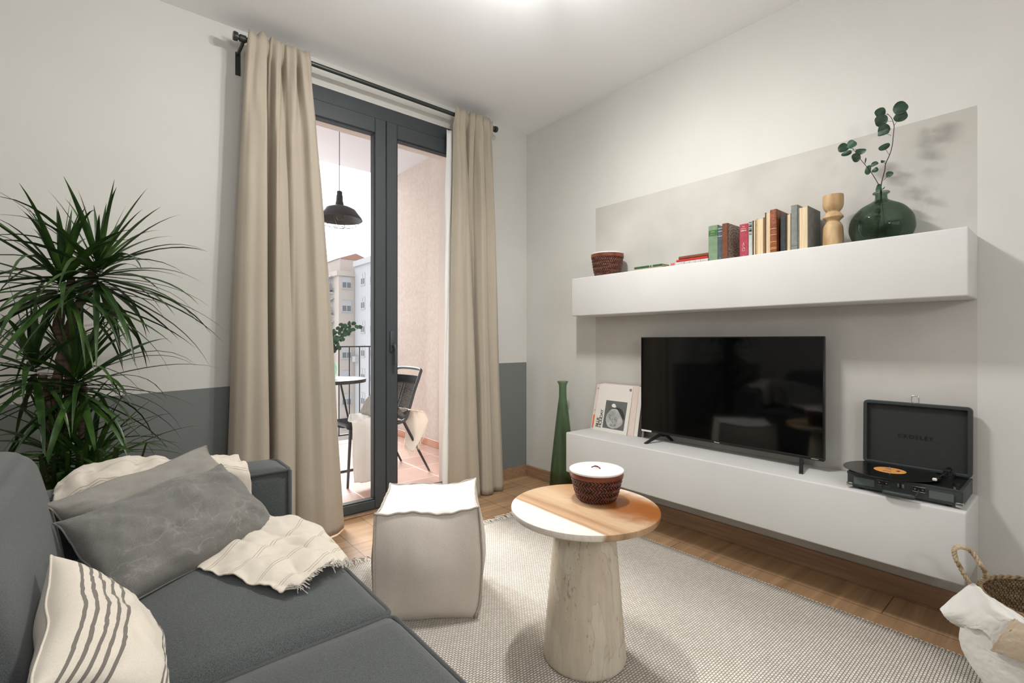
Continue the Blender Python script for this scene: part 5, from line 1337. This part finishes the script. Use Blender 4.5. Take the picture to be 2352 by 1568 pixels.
def cords_back(b):
    for i in range(0, len(cc)):
        p = cc[i]; t_ = i / (len(cc) - 1); sag = .03
        tube(b, [(p.x + sag * math.sin(math.pi * k_ / 10), -.205 + .41 * k_ / 10, p.y) for k_ in range(11)], .0042, 6)
o = part('back_cords', M['ropeblack'], ch, cords_back)
def cords_seat(b):
    for i in range(46):
        x_ = lerp(-.285, .165, i / 45); tube(b, [(x_, -.205 + .41 * k_ / 8, SH - .012 - .02 * math.sin(math.pi * k_ / 8)) for k_ in range(9)], .0038, 5)
o = part('seat_cords', M['ropeblack'], ch, cords_seat)
part('back_support', M['iron'], ch, lambda b: (tube(b, [(.21, -.02, SH + .02), (.262, -.02, SH + .14), (.30, -.02, SH + .26)], .006, 6), tube(b, [(.21, .02, SH + .02), (.262, .02, SH + .14), (.30, .02, SH + .26)], .006, 6)))
for sx_, sy_, fx, fy in ((.17, -.2, .40, -.22), (.17, .2, .40, .22), (-.27, -.2, -.30, -.215), (-.27, .2, -.30, .215)):
    part('leg', M['iron'], ch, lambda b: tube(b, [(sx_, sy_, SH - .02), (fx, fy, .0)], [.0125, .009], 8), 'auto')
part('floor_bar', M['iron'], ch, lambda b: tube(b, [(-.30, .215, .008), (.02, .215, .008)], .008, 8), 'auto')
# cushion and shawl on the chair
CO = Vector((1.60, 3.66, BF))
pillow('cushion', 'small grey striped cushion on the balcony chair', CO + Vector((.14, .13, SH + .27)), CO + Vector((.14, -.16, SH + .27)), CO + Vector((-.05, -.17, SH + .03)), CO + Vector((-.05, .13, SH + .03)), .10, M['greypillow2'], 31, .004, group='cushion on the balcony chair')
sh_ = thing('shawl', 'pale fringed cotton shawl hanging from the balcony chair', 'blanket', CO)
def CP(x, y, z): return CO + Vector((x, y, z))
q1 = [[CP(-0.140, .10, SH + .03), CP(-0.060, .10, SH + .03), CP(0.020, .10, SH + .04), CP(0.060, .10, SH + .05)],
      [CP(-0.230, -.10, SH + .012), CP(-0.140, -.10, SH + .012), CP(-0.060, -.10, SH + .02), CP(0.030, -.10, SH + .03)],
      [CP(-0.250, -.235, SH + .01), CP(-0.170, -.24, SH + .018), CP(-0.080, -.24, SH + .02), CP(0.010, -.245, SH + .02)],
      [CP(-0.260, -.26, SH - .16), CP(-0.180, -.275, SH - .15), CP(-0.090, -.262, SH - .15), CP(0.000, -.275, SH - .14)],
      [CP(-0.260, -.265, .20), CP(-0.190, -.28, .20), CP(-0.100, -.265, .20), CP(-0.020, -.28, .21)],
      [CP(-0.250, -.27, .045), CP(-0.180, -.285, .035), CP(-0.100, -.27, .035), CP(-0.040, -.285, .05)]]
cloth_sheet('front_drape', q1, M['whitecloth'], sh_, CO, 6, wr=.006)
q2 = [[CP(.19, -.10, SH + .08), CP(.21, -.18, SH + .08), CP(.215, -.225, SH + .07)],
      [CP(.23, -.10, SH + .02), CP(.27, -.19, SH + .03), CP(.33, -.235, SH + .05)],
      [CP(.25, -.10, SH - .10), CP(.28, -.20, SH - .12), CP(.37, -.25, SH - .02)],
      [CP(.24, -.10, SH - .22), CP(.26, -.21, SH - .26), CP(.34, -.26, SH - .10)]]
o_, gq = cloth_sheet('rear_drape', q2, M['cream'], sh_, CO, 16, wr=.008)
bm = newbm()
for g in (gq[-1],):
    for p in g:
        for k_ in range(2):
            a = Vector((rnd.uniform(-.2, .3), rnd.uniform(-.2, .2), -1)) * rnd.uniform(.03, .05); tube(bm, [p, p + a * .6, p + a + Vector((rnd.uniform(-.006, .006), 0, 0))], .0014, 4)
o = obj('fringe', bm, M['fringe'], sh_); o['kind'] = 'stuff'

# ================================================================ BUILDINGS ACROSS THE COURTYARD
M['bw'] = mat('white_facade', rgb(150, 151, 153), .9, spec=.1); M['bb'] = mat('cream_facade', rgb(154, 146, 140), .9, spec=.1)
M['bglass'] = mat('dark_window_glass', rgb(92, 96, 100), .3); M['bshut'] = mat('pale_shutter', rgb(146, 146, 148), .8); M['broof'] = mat('roof_tile', rgb(130, 98, 88), .9)
bA = thing('apartment_building', 'white apartment block with rows of shuttered windows across the courtyard', 'building', (24, 50, -22))
part('walls', M['bw'], bA, lambda b: (box2(b, (0, -12, 0), (14, 10, 32.8)), box2(b, (-.25, -12.2, 32.4), (14, 10, 33.1))))
wm = None
def mkwin(par, loc, ax='x'):
    f = part('window', M['bshut'], par, lambda b: (box2(b, (-.06, -.62, -.72), (.0, .62, -.62)), box2(b, (-.06, -.62, .62), (0, .62, .72)), box2(b, (-.06, -.62, -.62), (0, -.54, .62)), box2(b, (-.06, .54, -.62), (0, .62, .62)), box2(b, (-.05, -.04, -.62), (0, .04, .62)), box2(b, (-.05, -.54, .05), (-.01, .54, .62)), box2(b, (-.12, -.7, -.80), (0, .7, -.72))))
    g = part('pane', M['bglass'], f, lambda b: box2(b, (-.02, -.54, -.62), (0.0, .54, .62)))
    f.location = loc
    return f, g
f0, g0 = mkwin(bA, (0, 4.6, 24.7))
def dupwin(f, g, par, loc, rz=0):
    c = f.copy(); COL.objects.link(c); c.parent = par; c.location = loc; c.rotation_euler = (0, 0, rz)
    d_ = g.copy(); COL.objects.link(d_); d_.parent = c
for r_ in range(8):
    for y_ in (-2.0, 1.5, 4.6, 7.4):
        z_ = 24.7 + 2.97 * (2 - r_)
        if (r_, y_) != (2, 4.6): dupwin(f0, g0, bA, (0, y_, z_))
part('air_conditioner', M['bshut'], bA, lambda b: box2(b, (-.5, 8.8, 20.3), (0, 9.7, 21.0)))
bB = thing('apartment_building', 'cream apartment block with small balconies left of the white block', 'building', (22, 60, -22))
part('walls', M['bb'], bB, lambda b: (box2(b, (0, .2, 0), (14, 28, 31.5)), box2(b, (-.3, 0, 31.2), (14, 28, 31.8)), box2(b, (1.5, 4, 31.5), (6, 9, 34.0))))
part('roof', M['broof'], bB, lambda b: prism(b, [(1.3, 34.0), (3.7, 34.9), (6.2, 34.0)], 5.2, 'y', 3.9))
part('chimney', M['bw'], bB, lambda b: box2(b, (2.5, 12, 31.5), (3.3, 13, 33.6)))
for q, (x_, y_, hh) in enumerate(((2.0, 14.5, 4.2), (.8, 2.0, 3.2))):
    an = thing('roof_antenna', ['tall thin television antenna on the cream block roof behind the chimney', 'short television antenna at the near corner of the cream block roof'][q], 'antenna', (22 + x_, 60 + y_, 9.75), 0, 'roof antennas')
    part('mast', M['bshut'], an, lambda b: tube(b, [(0, 0, 0), (0, 0, hh)], .03, 6)); part('crossbar', M['bshut'], an, lambda b: tube(b, [(-.7, 0, hh), (.3, 0, hh)], .025, 6))
for r_ in range(8):
    z_ = 24.7 + 2.97 * (2 - r_) - .3
    for y_ in (3.0, 6.5, 10, 14): dupwin(f0, g0, bB, (0, y_, z_))
    dupwin(f0, g0, bB, (1.0, .2, z_), R(90))
    part('balcony', M['bw'], bB, lambda b: (box2(b, (-.9, 1.8, z_ - 1.3), (0, 4.4, z_ - 1.15)), box2(b, (-.9, 1.8, z_ - 1.3), (-.82, 4.4, z_ - .35))))
    part('awning', M['bshut'], bB, lambda b: prism(b, [(0, z_ + 1.2), (-1.0, z_ + .7), (-1.0, z_ + .5), (0, z_ + 1.1)], 2.6, 'y', 1.8))
bC = thing('apartment_building', 'low pale block behind the cream block at the left edge of the view', 'building', (10, 92, -22))
part('walls', M['bw'], bC, lambda b: (box2(b, (0, 0, 0), (24, 12, 36.0)), box2(b, (4, -2, 0), (14, 0, 33.5))))

# ================================================================ ROOM LAMPS (outside the frame): ceiling lamp, stands for the added fill lights
cl = thing('ceiling_lamp', 'four bulb ceiling lamp in the middle of the room', 'lamp', (1.215, 1.315, HC))
dv = Vector((.07, .05, 0)).normalized()
part('canopy', M['rodm'], cl, lambda b: lathe(b, [(.0001, -.025), (.05, -.025), (.055, 0)], 24), 'auto')
part('stem', M['rodm'], cl, lambda b: tube(b, [(0, 0, -.02), (0, 0, -.075)], .008, 8))
part('bar', M['rodm'], cl, lambda b: tube(b, [-dv * .2 + Vector((0, 0, -.075)), dv * .2 + Vector((0, 0, -.075))], .010, 8))
for b_ in BULBS:
    p = Vector(b_) - Vector((1.215, 1.315, HC)); part('socket', M['rodm'], cl, lambda b: lathe(b, [(.016, .035), (.018, .105)], 16, p, None, 1, 1, True, True), 'auto')
for i, (x_, y_, z_) in enumerate([(.2, -1.2, 1.7), (-1.0, 1.0, 1.7)]):
    fl = thing('floor_lamp', ['slim black floor lamp behind the camera position', 'slim black floor lamp behind the sofa back'][i], 'lamp', (x_, y_, 0))
    part('base', M['black'], fl, lambda b: lathe(b, [(.0001, 0), (.13, 0), (.13, .015), (.0001, .02)], 32), 'auto')
    part('pole', M['black'], fl, lambda b: tube(b, [(0, 0, .015), (0, 0, z_ - .16)], .01, 8))
